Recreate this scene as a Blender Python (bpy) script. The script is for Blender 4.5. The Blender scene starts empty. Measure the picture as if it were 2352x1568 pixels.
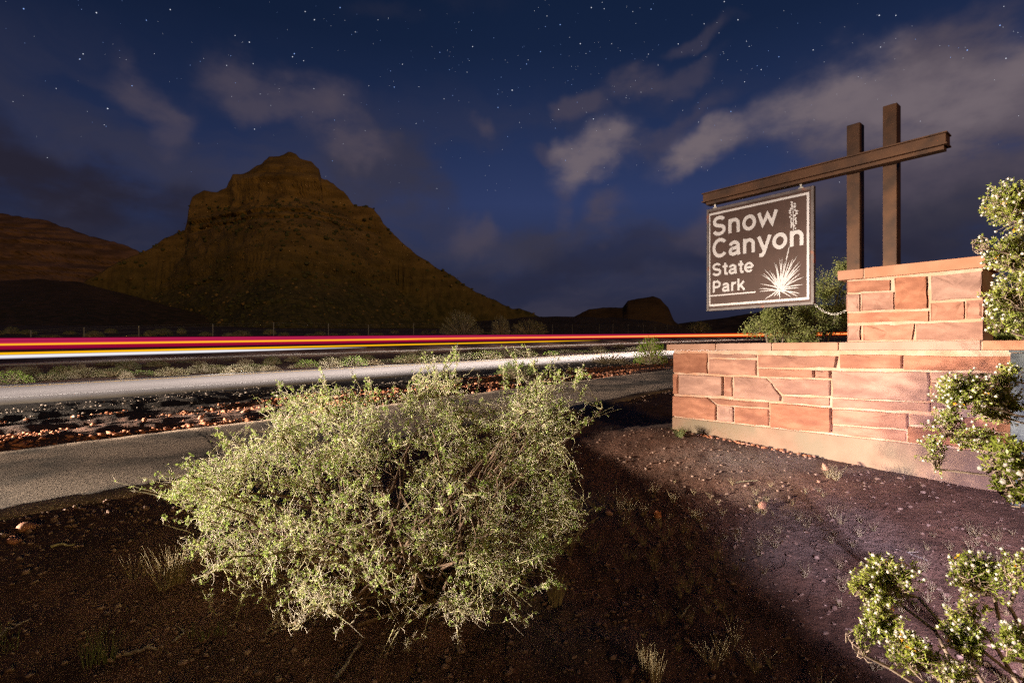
import bpy, math, random
import numpy as np
from mathutils import Vector, Matrix

random.seed(7)
RNG = np.random.default_rng(11)
scene = bpy.context.scene
COL = scene.collection
R = math.radians

# ------------------------------------------------------------------ camera
EYE = 1.22
F = 1200.0
cam_d = bpy.data.cameras.new('camera')
cam = bpy.data.objects.new('camera', cam_d); COL.objects.link(cam)
cam.location = (0, 0, EYE); cam.rotation_euler = (R(90), 0, 0)
cam_d.sensor_width = 36.0
cam_d.lens = F / 2352.0 * 36.0
cam_d.shift_y = 22.0 / 2352.0
cam_d.clip_start = 0.05; cam_d.clip_end = 12000
scene.camera = cam

# road / path frame: t runs along the road (it climbs that way), w across it
DX, DY = 0.6634, 0.7482
NX, NY = -0.7482, 0.6634
GRADE = 0.0274
def tw(t, w): return (t * DX + w * NX, t * DY + w * NY)
def plane(t): return GRADE * t

# ------------------------------------------------------------------ colour management
scene.view_settings.view_transform = 'Standard'
scene.view_settings.look = 'None'
scene.view_settings.gamma = 1.0
scene.view_settings.use_curve_mapping = False
scene.view_settings.exposure = 0.0
scene.cycles.max_bounces = 5
scene.cycles.diffuse_bounces = 3
scene.cycles.use_denoising = False

# ------------------------------------------------------------------ night sky (world)
world = bpy.data.worlds.new('World'); scene.world = world; world.use_nodes = True
WN = world.node_tree; WN.nodes.clear()
def wn(tp, **kw):
    n = WN.nodes.new(tp)
    for k, v in kw.items(): setattr(n, k, v)
    return n
def lk(tree, a, b): tree.links.new(a, b)
def srgb(r, g, b):
    f = lambda c: (c/255/12.92) if c/255 <= .04045 else ((c/255+.055)/1.055)**2.4
    return (f(r), f(g), f(b), 1.0)

wtc = wn('ShaderNodeTexCoord')
sep = wn('ShaderNodeSeparateXYZ'); lk(WN, wtc.outputs['Generated'], sep.inputs[0])
elr = wn('ShaderNodeValToRGB'); lk(WN, sep.outputs['Z'], elr.inputs[0])
cr = elr.color_ramp
cr.elements[0].position = 0.0; cr.elements[0].color = srgb(36, 35, 52)
cr.elements[1].position = 1.0; cr.elements[1].color = srgb(14, 25, 50)
for p, c in ((.07, srgb(38, 40, 60)), (.16, srgb(43, 50, 78)), (.27, srgb(47, 59, 98)), (.38, srgb(34, 48, 84)), (.50, srgb(21, 35, 64)), (.62, srgb(15, 29, 54))):
    e = cr.elements.new(p); e.color = c
# darker towards the left of the view (away from the town glow)
azr = wn('ShaderNodeMapRange'); lk(WN, sep.outputs['X'], azr.inputs['Value'])
azr.inputs['From Min'].default_value = -0.85; azr.inputs['From Max'].default_value = 0.0
azr.inputs['To Min'].default_value = 0.55; azr.inputs['To Max'].default_value = 1.0
base = wn('ShaderNodeMix', data_type='RGBA', blend_type='MULTIPLY'); base.inputs[0].default_value = 1.0
lk(WN, elr.outputs[0], base.inputs[6]); lk(WN, azr.outputs[0], base.inputs[7])
# cloud warp
nz = wn('ShaderNodeTexNoise'); nz.inputs['Scale'].default_value = 3.2; nz.inputs['Detail'].default_value = 4.0; nz.inputs['Roughness'].default_value = .5
lk(WN, wtc.outputs['Generated'], nz.inputs['Vector'])
sb = wn('ShaderNodeVectorMath', operation='SUBTRACT'); lk(WN, nz.outputs['Color'], sb.inputs[0]); sb.inputs[1].default_value = (.5, .5, .5)
sc_ = wn('ShaderNodeVectorMath', operation='SCALE'); lk(WN, sb.outputs[0], sc_.inputs[0]); sc_.inputs['Scale'].default_value = 0.20
warp = wn('ShaderNodeVectorMath', operation='ADD'); lk(WN, wtc.outputs['Generated'], warp.inputs[0]); lk(WN, sc_.outputs[0], warp.inputs[1])
nz2 = wn('ShaderNodeTexNoise'); nz2.inputs['Scale'].default_value = 11; nz2.inputs['Detail'].default_value = 4.0
lk(WN, wtc.outputs['Generated'], nz2.inputs['Vector'])
sb2 = wn('ShaderNodeVectorMath', operation='SUBTRACT'); lk(WN, nz2.outputs['Color'], sb2.inputs[0]); sb2.inputs[1].default_value = (.5, .5, .5)
sc2 = wn('ShaderNodeVectorMath', operation='SCALE'); lk(WN, sb2.outputs[0], sc2.inputs[0]); sc2.inputs['Scale'].default_value = 0.09
warp2 = wn('ShaderNodeVectorMath', operation='ADD'); lk(WN, warp.outputs[0], warp2.inputs[0]); lk(WN, sc2.outputs[0], warp2.inputs[1]); warp = warp2
fb = wn('ShaderNodeTexNoise'); fb.inputs['Scale'].default_value = 8.0; fb.inputs['Detail'].default_value = 6.0; fb.inputs['Roughness'].default_value = .55
mpf = wn('ShaderNodeMapping'); mpf.inputs['Scale'].default_value = (1, 1, 1.9); mpf.inputs['Rotation'].default_value = (0, R(-18), 0)
lk(WN, wtc.outputs['Generated'], mpf.inputs[0]); lk(WN, mpf.outputs[0], fb.inputs['Vector'])
fbr = wn('ShaderNodeMapRange'); lk(WN, fb.outputs[0], fbr.inputs['Value'])
fbr.inputs['From Min'].default_value = .25; fbr.inputs['From Max'].default_value = .75
fbr.inputs['To Min'].default_value = .15; fbr.inputs['To Max'].default_value = 1.9
# cloud banks: centre (px), half sizes (px), tilt, amount, brightness
CLOUDS = [
 (370,160,95,42,25,.55,0), (425,245,45,60,10,.45,0), (650,205,130,62,10,.6,0), (800,325,95,42,20,.75,0), (880,390,120,75,20,.6,-1),
 (330,300,260,60,20,.3,-1), (60,330,340,85,15,.95,-2), (330,430,240,70,12,.6,-2), (60,470,260,90,5,.5,-2),
 (1122,300,34,20,5,.5,0), (1065,525,62,40,-5,.5,0), (960,480,60,50,0,.3,-1), (1370,350,95,50,-40,.75,1), (1610,320,115,52,-25,.85,1), (1500,290,130,25,-30,.4,0),
 (1450,165,62,42,0,.6,0), (1560,150,60,25,-15,.35,0), (1352,218,38,34,0,.5,0), (1290,345,45,18,0,.35,0),
 (1900,195,150,82,-8,1.0,1), (2170,225,220,115,-8,.85,1), (2200,350,260,110,-10,.8,0), (2280,470,200,110,0,.7,-1), (2060,230,190,110,-10,1.0,0), (2260,240,200,150,0,.95,0), (2230,60,190,60,-15,.7,0), (2120,90,90,50,10,.5,0),
 (2150,400,320,130,-5,.8,-1), (1780,470,220,60,-18,.5,0), (1405,505,42,52,0,.55,0), (1225,545,75,50,0,.4,-1), (1295,475,30,42,15,.35,0),
 (1500,590,300,60,0,.35,-2), (1590,60,60,20,0,.3,0), (1000,20,160,30,0,.2,-1), (1000,640,400,50,0,.3,-2), (2050,560,300,90,0,.6,-2)]
CB = {1: srgb(112, 101, 108), 0: srgb(78, 71, 84), -1: srgb(55, 53, 67), -2: srgb(38, 36, 50)}
cur = base.outputs[2]
# thin wind-drawn veil low in the sky
vm = wn('ShaderNodeMapping'); vm.inputs['Scale'].default_value = (1.6, 1.6, 7.0); vm.inputs['Rotation'].default_value = (0, R(-12), R(20)); lk(WN, warp.outputs[0], vm.inputs[0])
vn = wn('ShaderNodeTexNoise'); vn.inputs['Scale'].default_value = 1.7; vn.inputs['Detail'].default_value = 6; lk(WN, vm.outputs[0], vn.inputs['Vector'])
vr = wn('ShaderNodeMapRange', interpolation_type='SMOOTHSTEP'); lk(WN, vn.outputs[0], vr.inputs['Value']); vr.inputs['From Min'].default_value = .42; vr.inputs['From Max'].default_value = .72; vr.inputs['To Max'].default_value = .75
ve = wn('ShaderNodeMapRange', interpolation_type='SMOOTHSTEP'); lk(WN, sep.outputs['Z'], ve.inputs['Value']); ve.inputs['From Min'].default_value = .52; ve.inputs['From Max'].default_value = .22
vx = wn('ShaderNodeMath', operation='MULTIPLY'); lk(WN, vr.outputs[0], vx.inputs[0]); lk(WN, ve.outputs[0], vx.inputs[1])
vc = wn('ShaderNodeMix', data_type='RGBA'); lk(WN, vx.outputs[0], vc.inputs[0]); lk(WN, cur, vc.inputs[6]); vc.inputs[7].default_value = srgb(60, 58, 74); cur = vc.outputs[2]
for (px, py, a, b, tilt, amt, br) in sorted(CLOUDS, key=lambda c: c[6]):
    d = Vector(((px-1176)/F, 1.0, (806-py)/F)); ln = d.length; fwd = d / ln
    rt = fwd.cross(Vector((0, 0, 1))).normalized(); up = rt.cross(fwd).normalized()
    th = R(-tilt)
    ax = rt*math.cos(th) + up*math.sin(th); az = -rt*math.sin(th) + up*math.cos(th)
    M = Matrix((ax, fwd, az)).transposed()
    mp = wn('ShaderNodeMapping', vector_type='TEXTURE')
    mp.inputs['Location'].default_value = fwd
    mp.inputs['Rotation'].default_value = M.to_euler('XYZ')
    k = 1/ln
    mp.inputs['Scale'].default_value = (a/F*k*1.35, 1.0, b/F*k*1.35)
    lk(WN, warp.outputs[0], mp.inputs[0])
    le = wn('ShaderNodeVectorMath', operation='LENGTH'); lk(WN, mp.outputs[0], le.inputs[0])
    mr = wn('ShaderNodeMapRange', interpolation_type='SMOOTHSTEP'); lk(WN, le.outputs['Value'], mr.inputs['Value'])
    mr.inputs['From Min'].default_value = 1.3; mr.inputs['From Max'].default_value = 0.15
    ad = wn('ShaderNodeMath', operation='MULTIPLY'); lk(WN, mr.outputs[0], ad.inputs[0]); lk(WN, fbr.outputs[0], ad.inputs[1])
    mu = wn('ShaderNodeMapRange', interpolation_type='SMOOTHSTEP'); lk(WN, ad.outputs[0], mu.inputs['Value'])
    mu.inputs['From Min'].default_value = .06; mu.inputs['From Max'].default_value = 1.2; mu.inputs['To Max'].default_value = min(1, amt*1.2)
    mx = wn('ShaderNodeMix', data_type='RGBA'); lk(WN, mu.outputs[0], mx.inputs[0]); lk(WN, cur, mx.inputs[6]); mx.inputs[7].default_value = CB[br]
    cur = mx.outputs[2]
bg = wn('ShaderNodeBackground'); lk(WN, cur, bg.inputs['Color']); bg.inputs['Strength'].default_value = 1.0
wo = wn('ShaderNodeOutputWorld'); lk(WN, bg.outputs[0], wo.inputs[0])

# ------------------------------------------------------------------ lights
def aim(o, target): o.rotation_euler = (Vector(target) - o.location).to_track_quat('-Z', 'Y').to_euler()
# the town's orange glow, low behind the camera
sun_d = bpy.data.lights.new('town_glow', 'SUN'); sun_d.energy = 0.60; sun_d.angle = R(6); sun_d.color = (1.0, .62, .15)
sun = bpy.data.objects.new('town_glow', sun_d); COL.objects.link(sun)
az_, el_ = R(153), R(8)
sd = Vector((math.sin(az_)*math.cos(el_), math.cos(az_)*math.cos(el_), math.sin(el_)))
sun.rotation_euler = sd.to_track_quat('Z', 'Y').to_euler()
def spot(name, loc, target, power, size, blend, color, radius=.08):
    d = bpy.data.lights.new(name, 'SPOT'); d.energy = power; d.spot_size = R(size); d.spot_blend = blend; d.color = color; d.shadow_soft_size = radius
    o = bpy.data.objects.new(name, d); COL.objects.link(o); o.location = loc; aim(o, target); return o
# head lamps of a car coming along the near road, out of frame to the left, with narrow fill beams added
for dw in (-.7, .7):
    x, y = tw(-14, 17 + dw)
    a_ = spot('headlight_and_fill', (x, y, plane(-14) + .95), (1.5, 5.0, .35), 11200, 110, .7, (1.0, .83, .66), .14); a_.scale = (1, .26, 1)
    spot('headlight_and_fill', (x, y, plane(-14) + .98), (-1.1, 3.1, .1), 52000, 18, 1.0, (1.0, .86, .68), .14)  # extra beam added to brighten the thorny shrub
    spot('headlight_and_fill', (x, y, plane(-14) + .98), (2.5, 6.6, .1), 3800, 13, 1.0, (1.0, .80, .56), .14)  # narrow beam added for the lower left of the wall
    spot('headlight_and_fill', (x, y, plane(-14) + .98), (-4.5, 11, .1), 24000, 40, 1.0, (1.0, .83, .63), .1)  # another beam added to lift the gravel verge and the path
    spot('headlight_and_fill', (x, y, plane(-14) + 1.05), (5.5, 15.5, .5), 42000, 19, 1.0, (1.0, .84, .68), .1)  # beam added to brighten the far stretch of the path
# unseen overhead spots added for the light passing head lamps leave on both roads
for i in range(14):
    t = -3 + i*5.0
    x, y = tw(t, 19.4 - .03*t); x2, y2 = tw(t, 21.0 - .035*t)
    k = (.24 + .76*min(1, i/7))
    spot('road_fill_spot', (x, y, plane(t) + 4.6), (x2, y2, plane(t)), 3300*k, 140, 1.0, (1.0, .86, .79), .5)
for i in range(8):  # low spots added to brighten the shrubs between the roads
    t = 0 + i*8
    x, y = tw(t, 23.4 - .06*t); x2, y2 = tw(t + 3, 34)
    spot('shrub_fill_spot', (x, y, plane(t) + 1.3), (x2, y2, plane(t)), 2100, 120, 1.0, (1.0, .9, .75), .2)
for i in range(13):  # high unseen spots added to light the far road
    t = 15 + i*15
    x, y = tw(t, 61.5)
    spot('road_fill_spot', (x, y, plane(t) + 9.0), (x, y, plane(t)), 9500*min(1, .15 + i/5), 115, 1.0, (1.0, .84, .70), .3)
# the hand torch used beside the camera, out of frame to the right
spot('hand_torch', (1.95, .15, 1.35), (3.05, 2.8, 0), 1900, 54, 1.0, (.84, .76, 1.0), .03)

# ------------------------------------------------------------------ numpy noise
def _hash(ix, iy, iz, seed):
    h = (ix*374761393 + iy*668265263 + iz*2147483647 + seed*144665 + 1013) & 0xffffffff
    h = ((h ^ (h >> 13))*1274126177) & 0xffffffff
    h = ((h ^ (h >> 16))*2246822519) & 0xffffffff
    return ((h ^ (h >> 15)) & 0xffffff)/float(0xffffff)
def vnoise(x, y, z=None, seed=0):
    x = np.asarray(x, float); y = np.asarray(y, float); z = np.zeros_like(x) if z is None else np.asarray(z, float)
    x0 = np.floor(x).astype(np.int64); y0 = np.floor(y).astype(np.int64); z0 = np.floor(z).astype(np.int64)
    fx, fy, fz = x-x0, y-y0, z-z0
    fx = fx*fx*(3-2*fx); fy = fy*fy*(3-2*fy); fz = fz*fz*(3-2*fz)
    o = 0
    for a in (0, 1):
        for b in (0, 1):
            for c in (0, 1):
                o = o + _hash(x0+a, y0+b, z0+c, seed)*(fx if a else 1-fx)*(fy if b else 1-fy)*(fz if c else 1-fz)
    return o*2-1
def fbm(x, y, z=None, oct=5, seed=0, rough=.5):
    s = 0; a = 1; n = 0
    for i in range(oct):
        f = 2**i
        s = s + a*vnoise(np.asarray(x)*f, np.asarray(y)*f, None if z is None else np.asarray(z)*f, seed+i*17); n += a; a *= rough
    return s/n
def sstep(a, b, x):
    u = np.clip((np.asarray(x, float)-a)/(b-a), 0, 1); return u*u*(3-2*u)

# ------------------------------------------------------------------ object helpers
def link(name, me, mats=None, parent=None):
    o = bpy.data.objects.new(name, me); COL.objects.link(o)
    if mats is not None:
        for m in (mats if isinstance(mats, (list, tuple)) else [mats]): me.materials.append(m)
    if parent is not None: o.parent = parent
    return o
def mesh(name, v, f, smooth=False):
    me = bpy.data.meshes.new(name)
    v = np.asarray(v, dtype=np.float32).reshape(-1, 3)
    if isinstance(f, np.ndarray) and f.ndim == 2:
        n, k = f.shape
        me.vertices.add(len(v)); me.vertices.foreach_set('co', v.ravel())
        me.loops.add(n*k); me.loops.foreach_set('vertex_index', f.astype(np.int32).ravel())
        me.polygons.add(n); me.polygons.foreach_set('loop_start', np.arange(0, n*k, k, dtype=np.int32))
        try: me.polygons.foreach_set('loop_total', np.full(n, k, dtype=np.int32))
        except Exception: pass
        me.update(calc_edges=True)
    else:
        me.from_pydata(v.tolist(), [], [list(map(int, q)) for q in f]); me.update()
    if smooth: me.polygons.foreach_set('use_smooth', np.ones(len(me.polygons), dtype=bool))
    return me
def empty(name, loc=(0, 0, 0), label=None, cat=None, group=None):
    o = bpy.data.objects.new(name, None); COL.objects.link(o); o.location = loc; o.empty_display_size = .1
    tag(o, label, cat, group); return o
def tag(o, label=None, cat=None, group=None, kind=None):
    if label: o['label'] = label
    if cat: o['category'] = cat
    if group: o['group'] = group
    if kind: o['kind'] = kind
    return o
def copy_tree(o, parent=None):
    c = o.copy(); COL.objects.link(c)
    if parent is not None: c.parent = parent
    for ch in list(o.children): copy_tree(ch, c)
    return c
def tubes(P, Rad, sides=3):
    """P (N,K,3) centre lines, Rad (N,K) radii."""
    N, K, _ = P.shape
    T = np.empty_like(P); T[:, 1:-1] = P[:, 2:]-P[:, :-2]; T[:, 0] = P[:, 1]-P[:, 0]; T[:, -1] = P[:, -1]-P[:, -2]
    T /= np.linalg.norm(T, axis=2, keepdims=True)+1e-9
    ref = np.where(np.abs(T[..., 2:3]) > .9, np.array([1., 0, 0]), np.array([0., 0, 1]))
    A = np.cross(T, ref); A /= np.linalg.norm(A, axis=2, keepdims=True)+1e-9
    B = np.cross(T, A)
    an = np.arange(sides)*2*math.pi/sides
    V = P[:, :, None, :] + Rad[:, :, None, None]*(np.cos(an)[None, None, :, None]*A[:, :, None, :] + np.sin(an)[None, None, :, None]*B[:, :, None, :])
    idx = np.arange(N*K*sides).reshape(N, K, sides)
    a = idx[:, :-1, :]; b = np.roll(a, -1, axis=2); c = idx[:, 1:, :]; d = np.roll(c, -1, axis=2)
    return V.reshape(-1, 3), np.stack([a, b, d, c], -1).reshape(-1, 4)
def merge(parts):
    vs, fs, n = [], [], 0
    for v, f in parts:
        vs.append(v); fs.append(f+n); n += len(v)
    return np.concatenate(vs), np.concatenate(fs)
def quads(C, U, V):
    """leaf diamonds around centre C with half axes U, V"""
    n = len(C); v = np.stack([C-U, C-V*1.0, C+U, C+V*1.0], 1).reshape(-1, 3)
    return v, np.arange(n*4).reshape(n, 4)
def rdir(n, rng=RNG):
    v = rng.normal(size=(n, 3)); return v/np.linalg.norm(v, axis=1, keepdims=True)
_t = (1+5**.5)/2
ICO_V = np.array([(-1,_t,0),(1,_t,0),(-1,-_t,0),(1,-_t,0),(0,-1,_t),(0,1,_t),(0,-1,-_t),(0,1,-_t),(_t,0,-1),(_t,0,1),(-_t,0,-1),(-_t,0,1)])/math.sqrt(1+_t*_t)
ICO_F = np.array([(0,11,5),(0,5,1),(0,1,7),(0,7,10),(0,10,11),(1,5,9),(5,11,4),(11,10,2),(10,7,6),(7,1,8),(3,9,4),(3,4,2),(3,2,6),(3,6,8),(3,8,9),(4,9,5),(2,4,11),(6,2,10),(8,6,7),(9,8,1)])
def icos(C, S, jit=0.0, rng=RNG):
    """many small lumps: centres C (N,3), radii S (N,3)"""
    n = len(C); V = ICO_V[None]*(1+jit*rng.normal(size=(n, 12, 1)))
    an = rng.uniform(0, 6.283, n); c, s = np.cos(an)[:, None], np.sin(an)[:, None]
    V = V*S[:, None, :]
    V = np.stack([V[..., 0]*c-V[..., 1]*s, V[..., 0]*s+V[..., 1]*c, V[..., 2]], -1)
    V = V+C[:, None, :]
    Fc = ICO_F[None]+(np.arange(n)*12)[:, None, None]
    return V.reshape(-1, 3), Fc.reshape(-1, 3)

# ------------------------------------------------------------------ materials
def mat(name, c1, c2=None, scale=8.0, rough=.9, bump=0.0, bscale=40.0, bdist=.01, detail=6, lo=.35, hi=.65, rnd=0.0, spec=.3, metal=0.0, trans=0.0, c3=None, s3=1.5, stretch=None, contrast3=(.45, .6)):
    m = bpy.data.materials.new(name); m.use_nodes = True; T = m.node_tree
    p = T.nodes['Principled BSDF']; p.inputs['Roughness'].default_value = rough; p.inputs['Metallic'].default_value = metal
    p.inputs['Specular IOR Level'].default_value = spec
    tc = T.nodes.new('ShaderNodeTexCoord'); src = tc.outputs['Object']
    if stretch:
        mp = T.nodes.new('ShaderNodeMapping'); mp.inputs['Scale'].default_value = stretch; lk(T, src, mp.inputs[0]); src = mp.outputs[0]
    out = None
    if c2 is not None:
        n = T.nodes.new('ShaderNodeTexNoise'); n.inputs['Scale'].default_value = scale; n.inputs['Detail'].default_value = detail; lk(T, src, n.inputs['Vector'])
        r = T.nodes.new('ShaderNodeMapRange'); r.inputs['From Min'].default_value = lo; r.inputs['From Max'].default_value = hi; lk(T, n.outputs[0], r.inputs['Value'])
        x = T.nodes.new('ShaderNodeMix'); x.data_type = 'RGBA'; lk(T, r.outputs[0], x.inputs[0]); x.inputs[6].default_value = (*c1, 1); x.inputs[7].default_value = (*c2, 1)
        out = x.outputs[2]
    if c3 is not None:
        n = T.nodes.new('ShaderNodeTexNoise'); n.inputs['Scale'].default_value = s3; n.inputs['Detail'].default_value = 5; lk(T, src, n.inputs['Vector'])
        r = T.nodes.new('ShaderNodeMapRange'); r.inputs['From Min'].default_value = contrast3[0]; r.inputs['From Max'].default_value = contrast3[1]; lk(T, n.outputs[0], r.inputs['Value'])
        x = T.nodes.new('ShaderNodeMix'); x.data_type = 'RGBA'; lk(T, r.outputs[0], x.inputs[0]); lk(T, out, x.inputs[6]); x.inputs[7].default_value = (*c3, 1)
        out = x.outputs[2]
    if rnd > 0:
        oi = T.nodes.new('ShaderNodeObjectInfo'); hs = T.nodes.new('ShaderNodeHueSaturation')
        a = T.nodes.new('ShaderNodeMapRange'); a.inputs['To Min'].default_value = 1-rnd; a.inputs['To Max'].default_value = 1+rnd; lk(T, oi.outputs['Random'], a.inputs['Value'])
        lk(T, a.outputs[0], hs.inputs['Value'])
        b = T.nodes.new('ShaderNodeMath'); b.operation = 'MULTIPLY_ADD'; b.inputs[1].default_value = 7.31; b.inputs[2].default_value = 0; lk(T, oi.outputs['Random'], b.inputs[0])
        fr = T.nodes.new('ShaderNodeMath'); fr.operation = 'FRACT'; lk(T, b.outputs[0], fr.inputs[0])
        c = T.nodes.new('ShaderNodeMapRange'); c.inputs['To Min'].default_value = .8; c.inputs['To Max'].default_value = 1.15; lk(T, fr.outputs[0], c.inputs['Value']); lk(T, c.outputs[0], hs.inputs['Saturation'])
        if out is not None: lk(T, out, hs.inputs['Color'])
        else: hs.inputs['Color'].default_value = (*c1, 1)
        out = hs.outputs[0]
    if out is not None: lk(T, out, p.inputs['Base Color'])
    else: p.inputs['Base Color'].default_value = (*c1, 1)
    if bump:
        n = T.nodes.new('ShaderNodeTexNoise'); n.inputs['Scale'].default_value = bscale; n.inputs['Detail'].default_value = 8; n.inputs['Roughness'].default_value = .65; lk(T, src, n.inputs['Vector'])
        b = T.nodes.new('ShaderNodeBump'); b.inputs['Strength'].default_value = bump; b.inputs['Distance'].default_value = bdist; lk(T, n.outputs[0], b.inputs['Height']); lk(T, b.outputs[0], p.inputs['Normal'])
    if trans:
        tr = T.nodes.new('ShaderNodeBsdfTranslucent'); mx = T.nodes.new('ShaderNodeMixShader'); mx.inputs[0].default_value = trans
        if out is not None: lk(T, out, tr.inputs[0])
        else: tr.inputs[0].default_value = (*c1, 1)
        o = T.nodes['Material Output']; lk(T, p.outputs[0], mx.inputs[1]); lk(T, tr.outputs[0], mx.inputs[2]); lk(T, mx.outputs[0], o.inputs[0])
    return m
def emis(name, stops, strength=1.0, axis='Z', alpha=None):
    """emission whose colour runs across the object's own height"""
    m = bpy.data.materials.new(name); m.use_nodes = True; T = m.node_tree; T.nodes.remove(T.nodes['Principled BSDF'])
    e = T.nodes.new('ShaderNodeEmission'); e.inputs['Strength'].default_value = strength
    if len(stops) > 1:
        uv = T.nodes.new('ShaderNodeUVMap'); s = T.nodes.new('ShaderNodeSeparateXYZ'); r = T.nodes.new('ShaderNodeValToRGB')
        lk(T, uv.outputs[0], s.inputs[0]); lk(T, s.outputs['Y'], r.inputs[0])
        r.color_ramp.elements[0].position = stops[0][0]; r.color_ramp.elements[0].color = stops[0][1]
        r.color_ramp.elements[1].position = stops[-1][0]; r.color_ramp.elements[1].color = stops[-1][1]
        for p, c in stops[1:-1]:
            q = r.color_ramp.elements.new(p); q.color = c
        lk(T, r.outputs[0], e.inputs[0])
    else: e.inputs[0].default_value = stops[0][1]
    lk(T, e.outputs[0], T.nodes['Material Output'].inputs[0])
    return m

M_stone = mat('sandstone', (.25, .115, .080), (.36, .178, .125), 5, .9, .7, 26, .010, rnd=.15, c3=(.21, .095, .068), s3=2.2, stretch=(1, 1, 3), contrast3=(.5, .7))
M_cope = mat('coping_sandstone', (.30, .15, .10), (.37, .20, .14), 4, .9, .3, 40, .004, rnd=.07)
M_mortar = mat('mortar', (.40, .26, .19), (.48, .33, .25), 14, .95, .8, 60, .006, c3=(.45, .24, .16), s3=5)
M_conc = mat('footing_concrete', (.21, .125, .085), (.30, .185, .13), 3, .9, .4, 25, .006, c3=(.19, .145, .10), s3=1.6, stretch=(1.2, 1.2, 1.0), contrast3=(.42, .62))
M_rust = mat('rusted_steel', (.042, .018, .009), (.075, .031, .014), 9, .7, .25, 60, .002, spec=.35, c3=(.10, .042, .018), s3=3)
M_signb = mat('sign_brown', (.066, .034, .027), (.080, .042, .034), 6, .6, spec=.2)
M_signw = mat('sign_white', (.62, .58, .60), (.56, .53, .55), 10, .55)
M_frame = mat('sign_frame', (.13, .10, .10), (.075, .055, .055), 10, .5, .2, 50, .002, c3=(.28, .07, .02), s3=4, contrast3=(.62, .68))
M_steel = mat('galvanised_steel', (.5, .46, .42), (.34, .32, .3), 20, .4, metal=.5)
M_grey = mat('grey_box_paint', (.10, .115, .12), (.075, .085, .09), 4, .6, .3, 12, .004)
M_path = mat('path_asphalt', (.16, .112, .082), (.52, .39, .295), 48, .95, 1.0, 75, .02, detail=4, c3=(.10, .078, .062), s3=.9)
M_road = mat('road_asphalt', (.27, .25, .24), (.30, .28, .265), 2, .9, .2, 20, .003, stretch=(.3, .3, .3))
M_yel = mat('yellow_paint', (.55, .36, .10), (.45, .3, .1), 8)
M_white = mat('white_paint', (.72, .70, .68), (.6, .58, .56), 8)
M_crack_shadow = mat('crack_and_shadow_fill', (.02, .017, .015))
M_stem = mat('dark_stem', (.09, .055, .035), (.16, .10, .065), 20, .9)
M_twig = mat('pale_twig', (.30, .26, .14), (.48, .44, .26), 12, .85)
M_thorn = mat('dry_twig', (.48, .41, .33), (.66, .58, .48), 12, .85)
M_leaf = mat('shrub_leaf', (.25, .36, .07), (.47, .55, .17), 6, .6, trans=.3)
M_cleaf = mat('creosote_leaf', (.22, .27, .035), (.42, .45, .09), 14, .4, spec=.5, trans=.25)
M_cstem = mat('creosote_stem', (.24, .17, .13), (.4, .3, .24), 25, .8)
M_fluff = mat('seed_fluff', (.60, .54, .49), (.74, .68, .62), 60, .9, .9, 500, .002, trans=.15)
M_petal = mat('yellow_petal', (.75, .33, .02), (.8, .45, .03), 20, trans=.2)
M_rock = mat('red_rock', (.33, .13, .075), (.46, .22, .14), 6, .9, .6, 20, .01, rnd=.15)
M_peb = mat('pale_pebble', (.22, .18, .16), (.38, .33, .30), 9, .9, .4, 30, .01, rnd=.2)
M_dpeb = mat('dirt_pebble', (.14, .08, .06), (.3, .2, .16), 9, .95, .4, 30, .01)
M_grass = mat('dry_grass_blade', (.33, .26, .15), (.46, .38, .24), 6, .9, trans=.2)
M_ggrass = mat('green_grass_blade', (.16, .2, .07), (.3, .32, .14), 6, .9, trans=.2)
M_wood = mat('dead_wood', (.16, .12, .10), (.3, .25, .22), 12, .9, .5, 40, .005)
M_fpost = mat('fence_metal', (.22, .20, .18), (.16, .15, .14), 8, .8, metal=.2)
M_lime = mat('lime_leaf', (.26, .46, .04), (.40, .58, .08), 3, .8, trans=.25, rnd=.1)
M_olive = mat('olive_leaf', (.11, .14, .04), (.2, .23, .085), 3, .8, trans=.2, rnd=.15)
M_sage = mat('sage_leaf', (.20, .19, .10), (.33, .31, .19), 3, .8, trans=.15, rnd=.15)
M_straw = mat('straw', (.36, .29, .19), (.5, .42, .3), 4, .9, rnd=.1)
M_tree = mat('tree_leaf', (.27, .32, .09), (.46, .48, .19), 4, .7, trans=.2)
M_bark = mat('grey_bark', (.22, .18, .14), (.34, .29, .23), 10, .9)

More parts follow.
